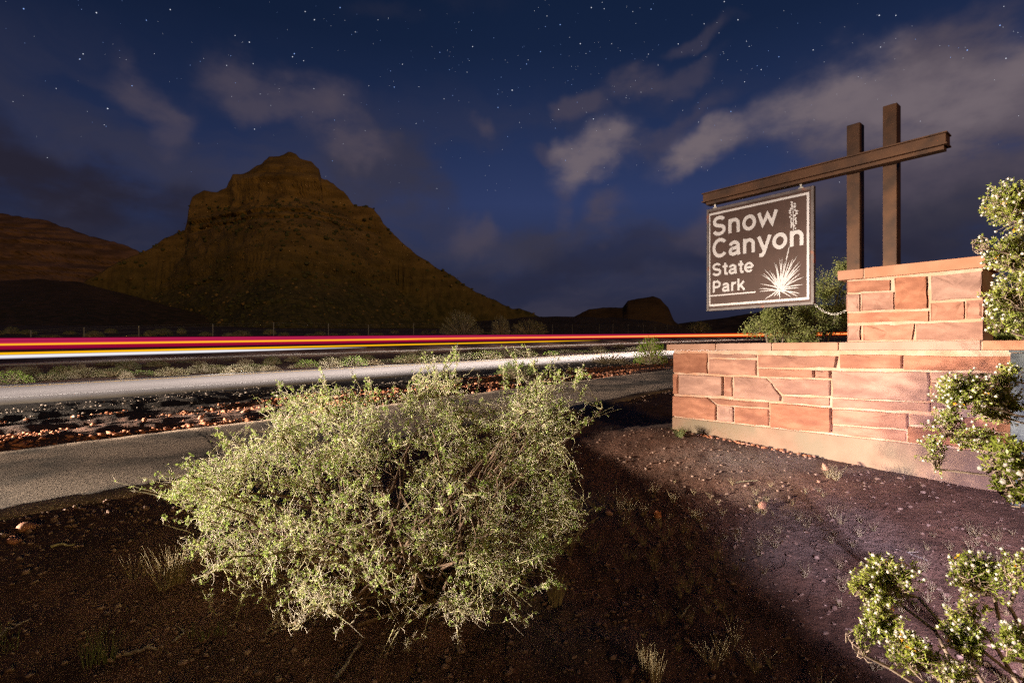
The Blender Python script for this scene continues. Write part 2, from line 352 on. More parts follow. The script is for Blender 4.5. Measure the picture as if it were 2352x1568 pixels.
# ground: red dirt, darker ashy dirt by the road
def ground_mat():
    m = mat('red_dirt', (.095, .045, .030), (.19, .095, .066), 3.5, .95, 1.0, 14, .09, c3=(.20, .15, .135), s3=.55, contrast3=(.5, .68))
    T = m.node_tree; p = T.nodes['Principled BSDF']
    src = p.inputs['Base Color'].links[0].from_socket
    at = T.nodes.new('ShaderNodeAttribute'); at.attribute_name = 'zone'
    x = T.nodes.new('ShaderNodeMix'); x.data_type = 'RGBA'; lk(T, at.outputs['Fac'], x.inputs[0]); lk(T, src, x.inputs[6]); x.inputs[7].default_value = (.045, .036, .032, 1)
    # fine pale grit
    tc = T.nodes.new('ShaderNodeTexCoord'); v = T.nodes.new('ShaderNodeTexVoronoi'); v.inputs['Scale'].default_value = 55; lk(T, tc.outputs['Object'], v.inputs['Vector'])
    r = T.nodes.new('ShaderNodeMapRange'); r.inputs['From Min'].default_value = .22; r.inputs['From Max'].default_value = .12; lk(T, v.outputs['Distance'], r.inputs['Value'])
    s = T.nodes.new('ShaderNodeSeparateXYZ'); lk(T, v.outputs['Color'], s.inputs[0])
    g = T.nodes.new('ShaderNodeMath'); g.operation = 'GREATER_THAN'; g.inputs[1].default_value = .72; lk(T, s.outputs[0], g.inputs[0])
    mm = T.nodes.new('ShaderNodeMath'); mm.operation = 'MULTIPLY'; lk(T, r.outputs[0], mm.inputs[0]); lk(T, g.outputs[0], mm.inputs[1])
    y = T.nodes.new('ShaderNodeMix'); y.data_type = 'RGBA'; lk(T, mm.outputs[0], y.inputs[0]); lk(T, x.outputs[2], y.inputs[6]); y.inputs[7].default_value = (.28, .19, .15, 1)
    lk(T, y.outputs[2], p.inputs['Base Color'])
    return m
M_dirt = ground_mat()

# ------------------------------------------------------------------ wall frame
K = 7.0
W0 = Vector((.309*K, K, 0)); DWv = Vector((.629, -.777, 0)).normalized(); NWv = Vector((-DWv.y, DWv.x, 0)); NWv = NWv if NWv.y < 0 else -NWv
def wall_pt(s, q, z): p = W0 + DWv*s + NWv*q; return Vector((p.x, p.y, z))
def on_wall(px, py, q=0.0):
    """(s, z) on the wall-parallel plane at offset q of the sight line px, py (in 2352-wide pixels)"""
    r = (px-1176)/F; O = W0+NWv*q
    s = (r*O.y-O.x)/(DWv.x-r*DWv.y); y = O.y+DWv.y*s
    return s, EYE+(806-py)/F*y

# ------------------------------------------------------------------ ground height
def near_edge(t): return 5.27+.05*np.sin(t*1.3)+.03*np.sin(t*3.1)
def road_edge(t): return 15.4+1.3*np.exp(-np.maximum(t, -10)/6.0)
def G(X, Y):
    X = np.asarray(X, float); Y = np.asarray(Y, float)
    t = X*DX+Y*DY; w = X*NX+Y*NY
    g = GRADE*np.clip(t, -60, 400)
    g = g+np.where(t > 400, 0, 0)
    # foreground hollow, camera side of the path
    fg = -.05-.32*sstep(5.2, 2.9, w)-.16*sstep(2.9, 0, w)
    fg = fg+.035*fbm(X*1.1, Y*1.1, oct=4, seed=3)+.034*fbm(X*6, Y*6, oct=5, seed=5, rough=.6)
    # against the wall the dirt is banked up
    sx = (X-W0.x)*DWv.x+(Y-W0.y)*DWv.y; q = (X-W0.x)*NWv.x+(Y-W0.y)*NWv.y
    zb = .176-.052*sx+.008*fbm(X*5, Y*5, oct=3, seed=8)
    wt = np.exp(-(np.maximum(q, 0)/1.35)**2)*np.exp(-(np.maximum(-sx, 0)/1.0)**2)*(1+.22*fbm(X*1.7, Y*1.7, oct=4, seed=19)*sstep(.25, .9, q-np.minimum(sx, 0)))
    a = g+fg; a = a*(1-wt)+zb*wt
    # under and beyond the path
    u = (w-8.8)/(15.4-8.8)
    gr = -.03-.11*np.sin(np.clip(u, 0, 1)*math.pi)+.17*fbm(t*.22, w*1.5, oct=4, seed=21)+.045*fbm(X*3, Y*3, oct=3, seed=9)
    med = -.06-.28*np.sin(np.clip((w-24)/(56-24), 0, 1)*math.pi)+.10*fbm(X*.35, Y*.35, oct=4, seed=31)
    far = 1.9*sstep(66, 78, w)+.045*np.maximum(w-80, 0)+.35*fbm(X*.05, Y*.05, oct=4, seed=41)*sstep(66, 90, w)
    off = np.where(w < 5.27, 0, -.03)
    off = np.where((w >= 8.8) & (w < 15.2), gr, off)
    off = np.where(w >= 24.6, np.where(w < 56.5, med, -.04), off)
    off = np.where(w > 66, far-.04, off)
    b = g+off
    edge = sstep(5.15, 5.35, w)
    h = a*(1-edge)+b*edge
    return h
def Gz(x, y): return float(G(np.array([x]), np.array([y]))[0])

def build_ground():
    nr, na = 560, 760
    rr = .35*(4200/.35)**(np.linspace(0, 1, nr)**.93)
    # finer angles inside the view
    a1 = np.linspace(R(-52), R(52), 620, endpoint=False); a2 = np.linspace(R(52), R(308), 141)[:-1]
    an = np.concatenate([a1, a2]); na = len(an)
    RR, AA = np.meshgrid(rr, an, indexing='ij')
    X = RR*np.sin(AA); Y = RR*np.cos(AA); Z = G(X, Y)
    v = np.stack([X, Y, Z], -1).reshape(-1, 3)
    i = np.arange(nr*na).reshape(nr, na)
    a = i[:-1]; b = np.roll(a, -1, axis=1); c = i[1:]; d = np.roll(c, -1, axis=1)
    f = np.stack([a, c, d, b], -1).reshape(-1, 4)
    v = np.concatenate([v, [[0, 0, Gz(0, 0)]]]); n = len(v)-1
    tri = [(n, int(i[0, k]), int(i[0, (k+1) % na])) for k in range(na)]
    me = mesh('ground', v, f, True)
    o = link('ground', me, M_dirt); tag(o, kind='structure')
    t = v[:, 0]*DX+v[:, 1]*DY; w = v[:, 0]*NX+v[:, 1]*NY
    zone = sstep(12.0, 13.6, w+.6*fbm(t*.3, w*.4, seed=77))*(1-sstep(23, 26, w))
    zone = np.maximum(zone, .55*sstep(66, 80, w))
    at = me.attributes.new('zone', 'FLOAT', 'POINT'); at.data.foreach_set('value', zone.astype(np.float32))
    # cap the small hole under the camera
    cv = v[i[0]]; cap = mesh('ground_centre', np.concatenate([cv, [[0, 0, Gz(0, 0)]]]), [[len(cv), (k+1) % na, k] for k in range(na)], True)
    c = link('ground_centre', cap, M_dirt); tag(c, kind='structure')
build_ground()

def strip(name, t0, t1, wa, wb, nt, nw, lift, mt, skirt=.08, jag=0.0, mid=None, kind='structure'):
    ts = np.linspace(t0, t1, nt); rows = []
    for t in ts:
        a = wa(t) if callable(wa) else wa; b = wb(t) if callable(wb) else wb
        a += jag*float(vnoise([t*9], [1.3])[0])+jag*.6*float(vnoise([t*27], [5.1])[0]); b += jag*float(vnoise([t*8], [7.7])[0])
        ws = np.linspace(a, b, nw); row = []
        x, y = tw(t, a); row.append((x, y, plane(t)+lift-skirt))
        for k, w in enumerate(ws):
            x, y = tw(t, w); row.append((x, y, plane(t)+lift-(.012 if (k in (0, nw-1) and skirt > .02) else 0)))
        x, y = tw(t, b); row.append((x, y, plane(t)+lift-skirt))
        rows.append(row)
    m = nw+2; v = np.array(rows).reshape(-1, 3); i = np.arange(nt*m).reshape(nt, m)
    f = np.stack([i[:-1, :-1], i[1:, :-1], i[1:, 1:], i[:-1, 1:]], -1).reshape(-1, 4)
    o = link(name, mesh(name, v, f), mt); tag(o, kind=kind); return o
strip('path', -30, 90, near_edge, lambda t: 8.78+.04*math.sin(t), 1800, 12, 0.0, M_path, .22, .035)
nr_ = strip('road_near', -70, 130, road_edge, lambda t: 24.9-.055*max(t, -5), 700, 8, .02, M_road, .25, .02)
strip('yellow_line', -70, 130, lambda t: 23.2-.055*max(t, -5), lambda t: 23.45-.055*max(t, -5), 300, 2, .026, M_yel, .004, .0)
strip('white_line', -70, 130, lambda t: road_edge(t)+1.6, lambda t: road_edge(t)+1.75, 300, 2, .026, M_white, .004, .0)
strip('road_far', -90, 320, 57.0, 65.6, 300, 8, .02, M_road, .3, .03)
# cracks across the path, and a twig shadow painted as a dark strip
def crack_and_shadow(pts, wid):
    pts = [Vector((tw(t, w)[0], tw(t, w)[1], plane(t)+.004)) for t, w in pts]; out = []
    for a, b in zip(pts[:-1], pts[1:]):
        n = max(2, int((b-a).length/.04))
        for k in range(n): out.append(a.lerp(b, k/n)+Vector((random.gauss(0, .014), random.gauss(0, .014), 0)))
    v = []; f = []
    for k, p in enumerate(out):
        d = (out[min(k+1, len(out)-1)]-out[max(k-1, 0)]).normalized(); s = Vector((-d.y, d.x, 0))*wid*(.35+random.random())
        v += [p+s, p-s]
        if k: f.append((2*k-2, 2*k-1, 2*k+1, 2*k))
    o = link('crack_and_shadow', mesh('crack_and_shadow', [tuple(q) for q in v], f), M_crack_shadow); tag(o, kind='structure')
def ground_px(px, py, h=0):
    """(t, w) where the sight line meets the sloping road plane lifted by h"""
    a = (px-1176)/F; b = (806-py)/F
    y = (EYE-h)/(GRADE*(a*DX+DY)-b); x = a*y
    return x*DX+y*DY, x*NX+y*NY
crack_and_shadow([ground_px(*p) for p in ((452, 992), (480, 1010), (492, 1030), (470, 1050), (430, 1052), (440, 1080), (455, 1100))], .014)
crack_and_shadow([ground_px(*p) for p in ((430, 1052), (520, 1046), (560, 1040))], .006)
crack_and_shadow([ground_px(*p) for p in ((985, 965), (1080, 957), (1150, 950))], .005)
crack_and_shadow([ground_px(*p) for p in ((1330, 893), (1420, 886), (1540, 880))], .006)  # thin shadow of twigs on the path, painted as a dark strip

# ------------------------------------------------------------------ the butte and the hills behind
def ridge(name, prof, dist, depth, slope, seed, m, x_pad=0, nx=420, ny=150, rough=1.0, cliff=None, cols=None):
    """a hill whose crest passes through prof (px, py) at the given distance"""
    prof = [(a, b) for a, b in prof]
    px = np.array([p[0] for p in prof], float); py = np.array([p[1] for p in prof], float)
    X = np.linspace((px[0]-1176)/F*dist, (px[-1]-1176)/F*dist, nx)
    crest = np.interp(X, (px-1176)/F*dist, EYE+(806-py)/F*dist)
    V = np.linspace(-1, .55, ny); Yo = np.sign(V)*np.abs(V)**1.15*depth
    crest = crest+.9*rough*fbm(X/9, X*0, oct=4, seed=seed+50)
    XX, YY = np.meshgrid(X, Yo, indexing='ij'); C = crest[:, None]+0*YY; XX = XX*(1+YY/dist)
    dxm = X[1]-X[0]; kk = np.arange(-int(55/dxm), int(55/dxm)+1)*dxm; gk = np.exp(-(kk/19.0)**2/2); gk /= gk.sum()
    cs = np.convolve(np.pad(crest, len(kk)//2, mode='edge'), gk, mode='valid')[:len(crest)]; ds = sstep(0, 17, np.abs(YY)); C = C*(1-ds)+cs[:, None]*ds
    wob = .10*depth*fbm(XX/60, YY/200, oct=3, seed=seed)
    d = np.abs(YY+wob*(np.abs(YY)/depth))
    H = C-slope*d*(1-.12*np.clip(d/depth, 0, 1))
    if cliff:
        for (lev, drop, soft) in cliff:  # terraces: steeper above a level, gentler below
            k = sstep(lev-soft, lev+soft, H+4*fbm(XX/25, YY/25, oct=3, seed=seed+3)); H = H+drop*(k-1)*sstep(0, 6, d)
    gul = 1-np.abs(fbm(XX/22, YY/90, H/60, oct=5, seed=seed+9))*2
    fine = fbm(XX/7, YY/7, H/5, oct=5, seed=seed+13); cl = sstep(cliff[0][0]-2, cliff[0][0]+16, H) if cliff else .3
    ribs = 1-2*np.abs(fbm(XX/11, H/45, YY/60, oct=4, seed=seed+31))
    strata = vnoise(H*.0, H/2.6, seed=seed+20)+.5*vnoise(H*.0, H/1.1, seed=seed+21)
    steep = np.clip((C-H)/20, 0, 1)
    H = H+rough*(-1.7*(1-gul)*steep+1.1*fine+.25*strata*steep)
    YY2 = YY+rough*(np.tanh(2.5*strata)*2.6*steep*(.35+cl)+(2.4+2.4*cl)*fine*steep-cl*1.5*(ribs-.5)*sstep(0, 8, d))
    v = np.stack([XX, YY2+dist, H], -1).reshape(-1, 3)
    i = np.arange(nx*ny).reshape(nx, ny)
    f = np.stack([i[:-1, :-1], i[1:, :-1], i[1:, 1:], i[:-1, 1:]], -1).reshape(-1, 4)
    o = link(name, mesh(name, v, f, False), m); tag(o, kind='structure'); return v, o

def hill_mat(name, rock, rock2, veg, veg2, lev, soft, vs=.35):
    m = mat(name, rock, rock2, .06, .95, .9, .45, 1.5, stretch=(1, 1, 3.5), lo=.4, hi=.6)
    T = m.node_tree; p = T.nodes['Principled BSDF']; src = p.inputs['Base Color'].links[0].from_socket
    tc = T.nodes.new('ShaderNodeTexCoord'); ge = T.nodes.new('ShaderNodeNewGeometry')
    s = T.nodes.new('ShaderNodeSeparateXYZ'); lk(T, tc.outputs['Object'], s.inputs[0])
    n = T.nodes.new('ShaderNodeTexNoise'); n.inputs['Scale'].default_value = .03; n.inputs['Detail'].default_value = 5; lk(T, tc.outputs['Object'], n.inputs['Vector'])
    a = T.nodes.new('ShaderNodeMath'); a.operation = 'MULTIPLY_ADD'; a.inputs[1].default_value = soft*2.2; lk(T, n.outputs[0], a.inputs[0]); lk(T, s.outputs['Z'], a.inputs[2])
    r = T.nodes.new('ShaderNodeMapRange'); r.inputs['From Min'].default_value = lev+soft*1.1+soft; r.inputs['From Max'].default_value = lev+soft*1.1-soft; lk(T, a.outputs[0], r.inputs['Value'])
    n2 = T.nodes.new('ShaderNodeTexNoise'); n2.inputs['Scale'].default_value = vs; n2.inputs['Detail'].default_value = 4; lk(T, tc.outputs['Object'], n2.inputs['Vector'])
    r2 = T.nodes.new('ShaderNodeMapRange'); r2.inputs['From Min'].default_value = .42; r2.inputs['From Max'].default_value = .58; lk(T, n2.outputs[0], r2.inputs['Value'])
    x = T.nodes.new('ShaderNodeMix'); x.data_type = 'RGBA'; lk(T, r2.outputs[0], x.inputs[0]); x.inputs[6].default_value = (*veg, 1); x.inputs[7].default_value = (*veg2, 1)
    y = T.nodes.new('ShaderNodeMix'); y.data_type = 'RGBA'; lk(T, r.outputs[0], y.inputs[0]); lk(T, src, y.inputs[6]); lk(T, x.outputs[2], y.inputs[7]); lk(T, y.outputs[2], p.inputs['Base Color'])
    return m
M_butte = hill_mat('butte_rock', (.33, .20, .078), (.19, .115, .044), (.060, .052, .020), (.12, .095, .038), 50, 26, .3)
M_hill = hill_mat('hill_rock', (.24, .13, .10), (.13, .07, .052), (.07, .045, .032), (.15, .085, .062), 60, 30, .12)
M_dark = hill_mat('knoll_rock', (.085, .05, .03), (.035, .02, .014), (.035, .026, .016), (.06, .04, .025), 10, 6, .5)
M_low = hill_mat('low_slope', (.11, .06, .042), (.05, .03, .022), (.085, .05, .036), (.04, .032, .02), 30, 10, .3)
butte = [(60, 775), (150, 690), (190, 648), (250, 612), (320, 582), (360, 562), (378, 546), (424, 527), (430, 505), (433, 480), (441, 452), (470, 438), (500, 440), (520, 431), (535, 398), (560, 396), (580, 388), (600, 376), (618, 360), (640, 359), (662, 350), (680, 352), (690, 364), (715, 370), (733, 388), (738, 410), (765, 420), (790, 440), (812, 468), (832, 474), (858, 480), (872, 496), (880, 512), (900, 530), (925, 556), (950, 580), (1000, 614), (1020, 620), (1050, 643), (1085, 664), (1120, 684), (1180, 706), (1230, 722), (1300, 742), (1400, 775)]
bv, bo = ridge('butte', butte, 330, 200, .84, 5, M_butte, nx=900, ny=300, cliff=[(72, 16, 7), (104, 9, 4), (50, 3, 6)])
def scrub(name, v, n, hmin, hmax, smin, smax, m, seed):
    rng = np.random.default_rng(seed); c = v[(v[:, 2] > hmin) & (v[:, 2] < hmax)]; c = c[rng.integers(0, len(c), n)]+rng.normal(size=(n, 3))*np.array((.6, .6, 0))
    s = smin+(smax-smin)*rng.uniform(size=(n, 1))**3; vv, ff = icos(c, s*np.array((1, 1, .75)), .25, rng); tag(link(name, mesh(name, vv, ff), m), kind='stuff')
M_scrub = mat('hill_scrub', (.05, .05, .02), (.10, .095, .045), .5); M_bould = mat('boulder', (.16, .10, .045), (.26, .17, .075), .5)
scrub('hill_scrub', bv, 5000, 3, 95, .35, 1.5, M_scrub, 91)
scrub('talus_boulders', bv, 1500, 5, 84, .3, 1.1, M_bould, 92)
lefth = [(-700, 500), (-400, 470), (-150, 478), (0, 490), (60, 500), (110, 505), (140, 519), (220, 545), (280, 560), (322, 578), (420, 615), (600, 690), (800, 760)]
ridge('hill_left', lefth, 520, 200, .8, 15, M_hill, nx=360, ny=130, cliff=[(60, 10, 9), (100, 8, 8)])
ridge('slope_left', [(-900, 640), (-400, 655), (0, 645), (90, 640), (180, 648), (260, 668), (420, 710), (640, 770)], 270, 110, .35, 75, M_low, nx=260, ny=90, rough=.4)
knoll = [(1290, 740), (1330, 722), (1352, 711), (1385, 705), (1430, 706), (1442, 690), (1470, 684), (1500, 679), (1518, 688), (1535, 706), (1548, 735), (1580, 760)]
ridge('knoll', knoll, 300, 40, .9, 25, M_dark, nx=160, ny=60, rough=.55)
shelf = [(1000, 760), (1100, 738), (1200, 729), (1300, 727), (1400, 729), (1500, 737), (1560, 750), (1610, 772)]
ridge('rise_far', shelf, 210, 60, .22, 35, M_dark, nx=160, ny=50, rough=.3)
rh = [(1480, 770), (1560, 742), (1650, 732), (1730, 718), (1800, 705), (1900, 700), (2100, 715), (2400, 700), (2900, 720), (3400, 690)]
ridge('hill_far', rh, 800, 300, .4, 45, M_dark, nx=260, ny=60, rough=1.0)

# ------------------------------------------------------------------ stars
def build_stars():
    rng = np.random.default_rng(5); D = 6000
    tl = [(107,40),(436,58),(770,44),(662,92),(1063,161),(376,244),(362,267),(1025,296),(1145,288),(1331,243),(1323,257),(1373,275),(597,388),(487,491),(1422,90),(1538,35),(1380,53),(1151,584),(1783,394),(2008,447),(2137,211),(1989,237),(2317,408),(1607,145),(2252,486),(1128,191),(1820,291)]
    tr = [(254,112),(395,35),(453,40),(665,42),(653,245),(788,199),(1243,257),(1703,213),(1772,70),(2095,227),(1163,315),(1088,370),(1026,504),(996,8),(404,538),(278,725),(1398,226),(1058,90),(102,290),(36,408),(247,495),(232,580),(1697,70),(905,108),(2243,115),(2270,264),(345,198),(165,234)]
    P = [((x/1.809)/1.0884, (y/1.809)/1.0884) for x, y in tl]+[((1260+x/1.809)/1.0884, (y/1.809)/1.0884) for x, y in tr]
    d = np.array([((x-1176)/F, 1, (806-y)/F) for x, y in P]); d /= np.linalg.norm(d, axis=1, keepdims=True)
    sz = rng.uniform(3.2, 5.0, len(d))
    n = 9500; e = rdir(n, rng); e[:, 2] = np.abs(e[:, 2])
    keep = (e[:, 2] > .26) & (rng.uniform(size=n) < sstep(.2, .5, e[:, 2])+.1*(e[:, 2] > .4))
    e = e[keep]; es = 1.2+1.9*rng.uniform(size=len(e))**3
    for nm, dd, ss, st in (('stars_bright', d, sz, 1.0), ('stars_faint', e, es, 1.0)):
        for q, c in ((0, srgb(235, 240, 255)), (1, srgb(150, 185, 255))):
            sel = (np.arange(len(dd)) % 3 == 0) == bool(q)
            C = dd[sel]*D; S = np.repeat(ss[sel][:, None], 3, 1)
            v, f = icos(C, S)
            m = emis(nm+('_blue' if q else '_white'), [(0, c)], st); m.cycles.emission_sampling = 'NONE'
            tag(link('stars', mesh('stars', v, f), m), kind='stuff')
build_stars()

# ------------------------------------------------------------------ masonry
def stone_mesh(poly, proud, rng, q0=-.03, seg=.07, jit=.004):
    """a rough-faced block: poly is [(s, z)...] on the wall plane"""
    c = np.array(poly, float); pts = []
    n = len(c)
    for i in range(n):
        a, b = c[i], c[(i+1) % n]; L = np.linalg.norm(b-a); k = max(1, min(5, int(L/seg)))
        for j in range(k):
            p = a+(b-a)*j/k
            if j: nrm = np.array([-(b-a)[1], (b-a)[0]])/L; p = p+nrm*rng.normal()*jit
            pts.append(p)
    pts = np.array(pts); cen = pts.mean(0); m = len(pts)
    def ring(inset, q, jq):
        d = cen-pts; L = np.linalg.norm(d, axis=1, keepdims=True); p = pts+d/L*np.minimum(inset, L*.4)
        return [wall_pt(s, q+rng.normal()*jq, z) for s, z in p]
    v = ring(0, q0, 0)+ring(0.001, proud*.55, .0015)+ring(.012, proud, .003)
    inn = (pts+(cen-pts)*.42)
    v += [wall_pt(s, proud+.004+rng.normal()*.004, z) for s, z in inn]
    v.append(wall_pt(cen[0], proud+.005, cen[1]))
    f = []
    for r in range(3):
        for i in range(m):
            j = (i+1) % m; f.append((r*m+i, r*m+j, (r+1)*m+j, (r+1)*m+i))
    for i in range(m): f.append((3*m+i, 3*m+(i+1) % m, 4*m))
    return mesh('stone', [tuple(p) for p in v], f)
def wbox(s0, s1, q0, q1, z0, z1, name='box', jit=0):
    cs = [(s0, q0, z0), (s1, q0, z0), (s1, q1, z0), (s0, q1, z0), (s0, q0, z1), (s1, q0, z1), (s1, q1, z1), (s0, q1, z1)]
    v = [tuple(wall_pt(s+random.uniform(-jit, jit), q, z+random.uniform(-jit, jit))) for s, q, z in cs]
    f = [(3, 2, 1, 0), (4, 5, 6, 7), (0, 1, 5, 4), (1, 2, 6, 5), (2, 3, 7, 6), (3, 0, 4, 7)]
    return mesh(name, v, f)
def bevel(o, w=.006, seg=2):
    b = o.modifiers.new('bevel', 'BEVEL'); b.width = w; b.segments = seg; b.limit_method = 'ANGLE'
c2 = lambda x, y: ((1620+x*.39966)/1.0884, (800+y*.39966)/1.0884)
c1 = lambda x, y: ((1620+x*.44634)/1.0884, (200+y*.44634)/1.0884)
LOW = [
 [(160,206),(372,206),(376,332),(160,326)], [(384,210),(680,216),(680,236),(384,233)], [(384,243),(679,250),(681,345),(384,335)],
 [(692,218),(1188,226),(1174,298),(694,294)], [(1202,216),(1592,220),(1592,302),(1206,300)], [(1604,220),(2294,226),(2294,320),(1604,310)],
 [(694,303),(1041,313),(1041,360),(700,350)], [(1051,313),(1144,315),(1144,363),(1051,361)],
 [(158,336),(189,338),(189,462),(158,462)], [(199,340),(471,352),(471,472),(199,464)], [(480,353),(528,355),(528,480),(480,474)],
 [(539,355),(738,364),(795,430),(836,476),(832,506),(539,486)], [(756,362),(1142,376),(1142,474),(846,464),(800,420)], [(846,474),(1136,484),(1136,534),(846,514)],
 [(1156,316),(1756,326),(1756,506),(1156,481)], [(1770,326),(2292,334),(2292,384),(1770,377)], [(1774,388),(2060,396),(2060,560),(1774,546)], [(2072,397),(2292,403),(2292,590),(2072,570)],
 [(158,472),(374,482),(428,532),(428,626),(158,598)], [(386,488),(756,513),(756,548),(436,525)], [(438,533),(536,541),(536,638),(438,628)], [(546,542),(757,556),(757,660),(546,641)],
 [(768,518),(1147,548),(1147,702),(768,668)], [(1156,491),(1768,518),(1768,574),(1156,546)], [(1156,556),(1626,582),(1626,680),(1156,648)], [(1156,658),(1614,692),(1614,758),(1156,708)],
 [(1640,586),(1960,606),(1960,668),(1640,652)], [(1972,607),(2292,628),(2292,700),(1972,676)], [(1630,664),(2292,712),(2292,836),(1630,760)]]
PIL = [
 [(1116,1130),(1356,1120),(1356,1180),(1116,1189)], [(1114,1201),(1186,1200),(1186,1295),(1114,1297)], [(1197,1195),(1377,1187),(1377,1285),(1197,1292)],
 [(1384,1109),(1561,1101),(1563,1279),(1388,1283)], [(1588,1098),(1870,1070),(1870,1220),(1590,1236)], [(1120,1306),(1571,1293),(1571,1352),(1120,1361)],
 [(1585,1250),(1769,1240),(1769,1340),(1585,1350)], [(1784,1236),(1876,1229),(1876,1336),(1784,1338)], [(1120,1376),(1190,1376),(1190,1458),(1120,1460)],
 [(1208,1374),(1492,1364),(1478,1456),(1208,1459)], [(1504,1365),(1878,1350),(1878,1455),(1504,1456)]]
rng = np.random.default_rng(3)
TOPZ = on_wall(*c2(1190, 137))[1]
CB_Z = on_wall(*c2(700, 190))[1]            # underside of the coping
FT_Z = .339
S_R = 3.9
wall = empty('stone_wall', wall_pt(0, 0, .1), 'low red sandstone wall with a flat coping under the hanging park sign', 'wall')
Winv = Matrix.Translation(-wall.location)
def wpart(name, me, m, root=None, label=None):
    me.transform(Matrix.Translation(-(root or wall).location)); o = link(name, me, m, root or wall)
    if label: o['label'] = label
    return o
wpart('mortar', wbox(0.012, S_R, -.5, 0.0, FT_Z-.02, CB_Z, 'mortar'), M_mortar)
for p in LOW:
    wpart('stone', stone_mesh([on_wall(*c2(x, y)) for x, y in p], rng.uniform(.014, .036), rng), M_stone)
# rest of the wall to the right of what the photo shows
for z0, z1 in ((FT_Z+.01, .62), (.635, .92), (.935, CB_Z-.03)):
    s = on_wall(*c2(2294, 300))[0]+.012
    wpart('stone', stone_mesh([(s, z1), (S_R, z1), (S_R, z0), (s, z0)], .016, rng), M_stone)
ft = wpart('footing', wbox(-.01, S_R+.02, -.52, .018, -.4, FT_Z, 'footing'), M_conc)
bevel(ft, .012)
cope_x = [112, 424, 774, 1194, 2086, 2420]
for a, b in zip(cope_x[:-1], cope_x[1:]):
    s0 = on_wall(*c2(a, 150), .045)[0]; s1 = on_wall(*c2(b, 150), .045)[0]
    if a == 2086: s1 = S_R+.06
    g = .006
    o = wpart('coping_stone', wbox(s0+g, s1-g, -.55, .045+random.uniform(-.004, .006), CB_Z+.003, TOPZ+random.uniform(-.003, .003), 'coping_stone', .003), M_cope); bevel(o, .008)
    if a != 112: wpart('mortar_joint', wbox(s0-.012, s0+.012, -.54, .032, CB_Z+.004, TOPZ-.008, 'mortar_joint'), M_mortar)

# pillar
PQ = -.02
pz0 = TOPZ+.001; sL = on_wall(*c1(1112, 1300), PQ)[0]; sR = on_wall(*c1(1880, 1300), PQ)[0]
capT = on_wall(*c1(1060, 1070), PQ+.04)[1]; capB = on_wall(*c1(1060, 1125), PQ+.04)[1]
pil = empty('stone_pillar', wall_pt((sL+sR)/2, -.2, pz0), 'square red sandstone pillar on the wall top, carrying the two steel posts', 'pillar')
wpart('mortar', wbox(sL+.008, sR-.008, -.50, PQ, pz0, capB, 'mortar'), M_mortar, pil)
for p in PIL:
    P = [on_wall(*c1(x, y), PQ) for x, y in p]
    P = [(s, max(z, pz0+.004)) for s, z in P]
    me = stone_mesh(P, rng.uniform(.008, .02)+PQ, rng, q0=PQ-.03)
    wpart('stone', me, M_stone, pil)
s0, s1 = on_wall(*c1(1060, 1100), PQ+.04)[0], on_wall(*c1(1892, 1000), PQ+.04)[0]; sm = on_wall(*c1(1208, 1100), PQ+.04)[0]
for a, b in ((s0, sm-.004), (sm+.004, s1)):
    o = wpart('cap_stone', wbox(a, b, -.56, PQ+.04, capB+.002, capT, 'cap_stone', .003), M_cope, pil); bevel(o, .007)
wpart('mortar_joint', wbox(sm-.006, sm+.006, -.55, PQ+.032, capB+.003, capT-.006, 'mortar_joint'), M_mortar, pil)

# grey cabinet at the right end
cab = empty('metal_cabinet', wall_pt(3.6, .1, .05), 'dark grey metal cabinet standing against the right end of the low wall', 'cabinet')
sc0 = on_wall(*c2(2298, 300), .05)[0]
o = wpart('cabinet_body', wbox(sc0, sc0+.7, .03, .30, -.2, CB_Z-.02, 'cabinet_body'), M_grey, cab); bevel(o, .01)
o = wpart('cabinet_lid', wbox(sc0-.006, sc0+.71, .024, .32, CB_Z-.018, CB_Z+.0, 'cabinet_lid'), M_grey, cab); bevel(o, .004)

# ------------------------------------------------------------------ steel frame
PF = -.16
fr = empty('steel_sign_frame', wall_pt((sL+sR)/2, PF-.1, capT), 'rusty brown steel frame of two posts and one long crossbeam on the pillar', 'sign frame')
def ibeam_post(x0, x1, ytop, name='post'):
    a = on_wall(*c1(x0, 700), PF)[0]; b = on_wall(*c1(x1, 700), PF)[0]; zt = on_wall(*c1((x0+x1)/2, ytop), PF)[1]
    o = wpart(name, wbox(a, b, PF-.13, PF, capT, zt, name), M_rust, fr); bevel(o, .006)
    p = link('base_plate', None, None) if False else None
    me = wbox(a-.01, b+.01, PF-.14, PF+.01, capT, capT+.012, 'base_plate'); me.transform(Matrix.Translation(-fr.location))
    link('base_plate', me, M_rust, o)
ibeam_post(1112, 1187, 246); ibeam_post(1314, 1394, 137)
bz1 = on_wall(*c1(985, 462), 0)[1]; bz0 = bz1-.115
bsL = on_wall(*c1(306, 655), 0)[0]; bsR = on_wall(*c1(1668, 320), 0)[0]
beam = wpart('crossbeam', wbox(bsL, bsR, PF+.004, -.006, bz0+.012, bz1-.012, 'crossbeam'), M_rust, fr); bevel(beam, .004)
for z0, z1, q in ((bz1-.0118, bz1, .012), (bz0, bz0+.0118, .012)):
    me = wbox(bsL-.01, bsR+.01, PF-.0+.004, q, z0, z1, 'flange'); me.transform(Matrix.Translation(-fr.location)); link('flange', me, M_rust, beam)
me = wbox(bsL+.03, bsR-.02, PF+.03, -.03, bz0-.035, bz0-.001, 'lower_rail'); me.transform(Matrix.Translation(-fr.location)); link('lower_rail', me, M_rust, beam)

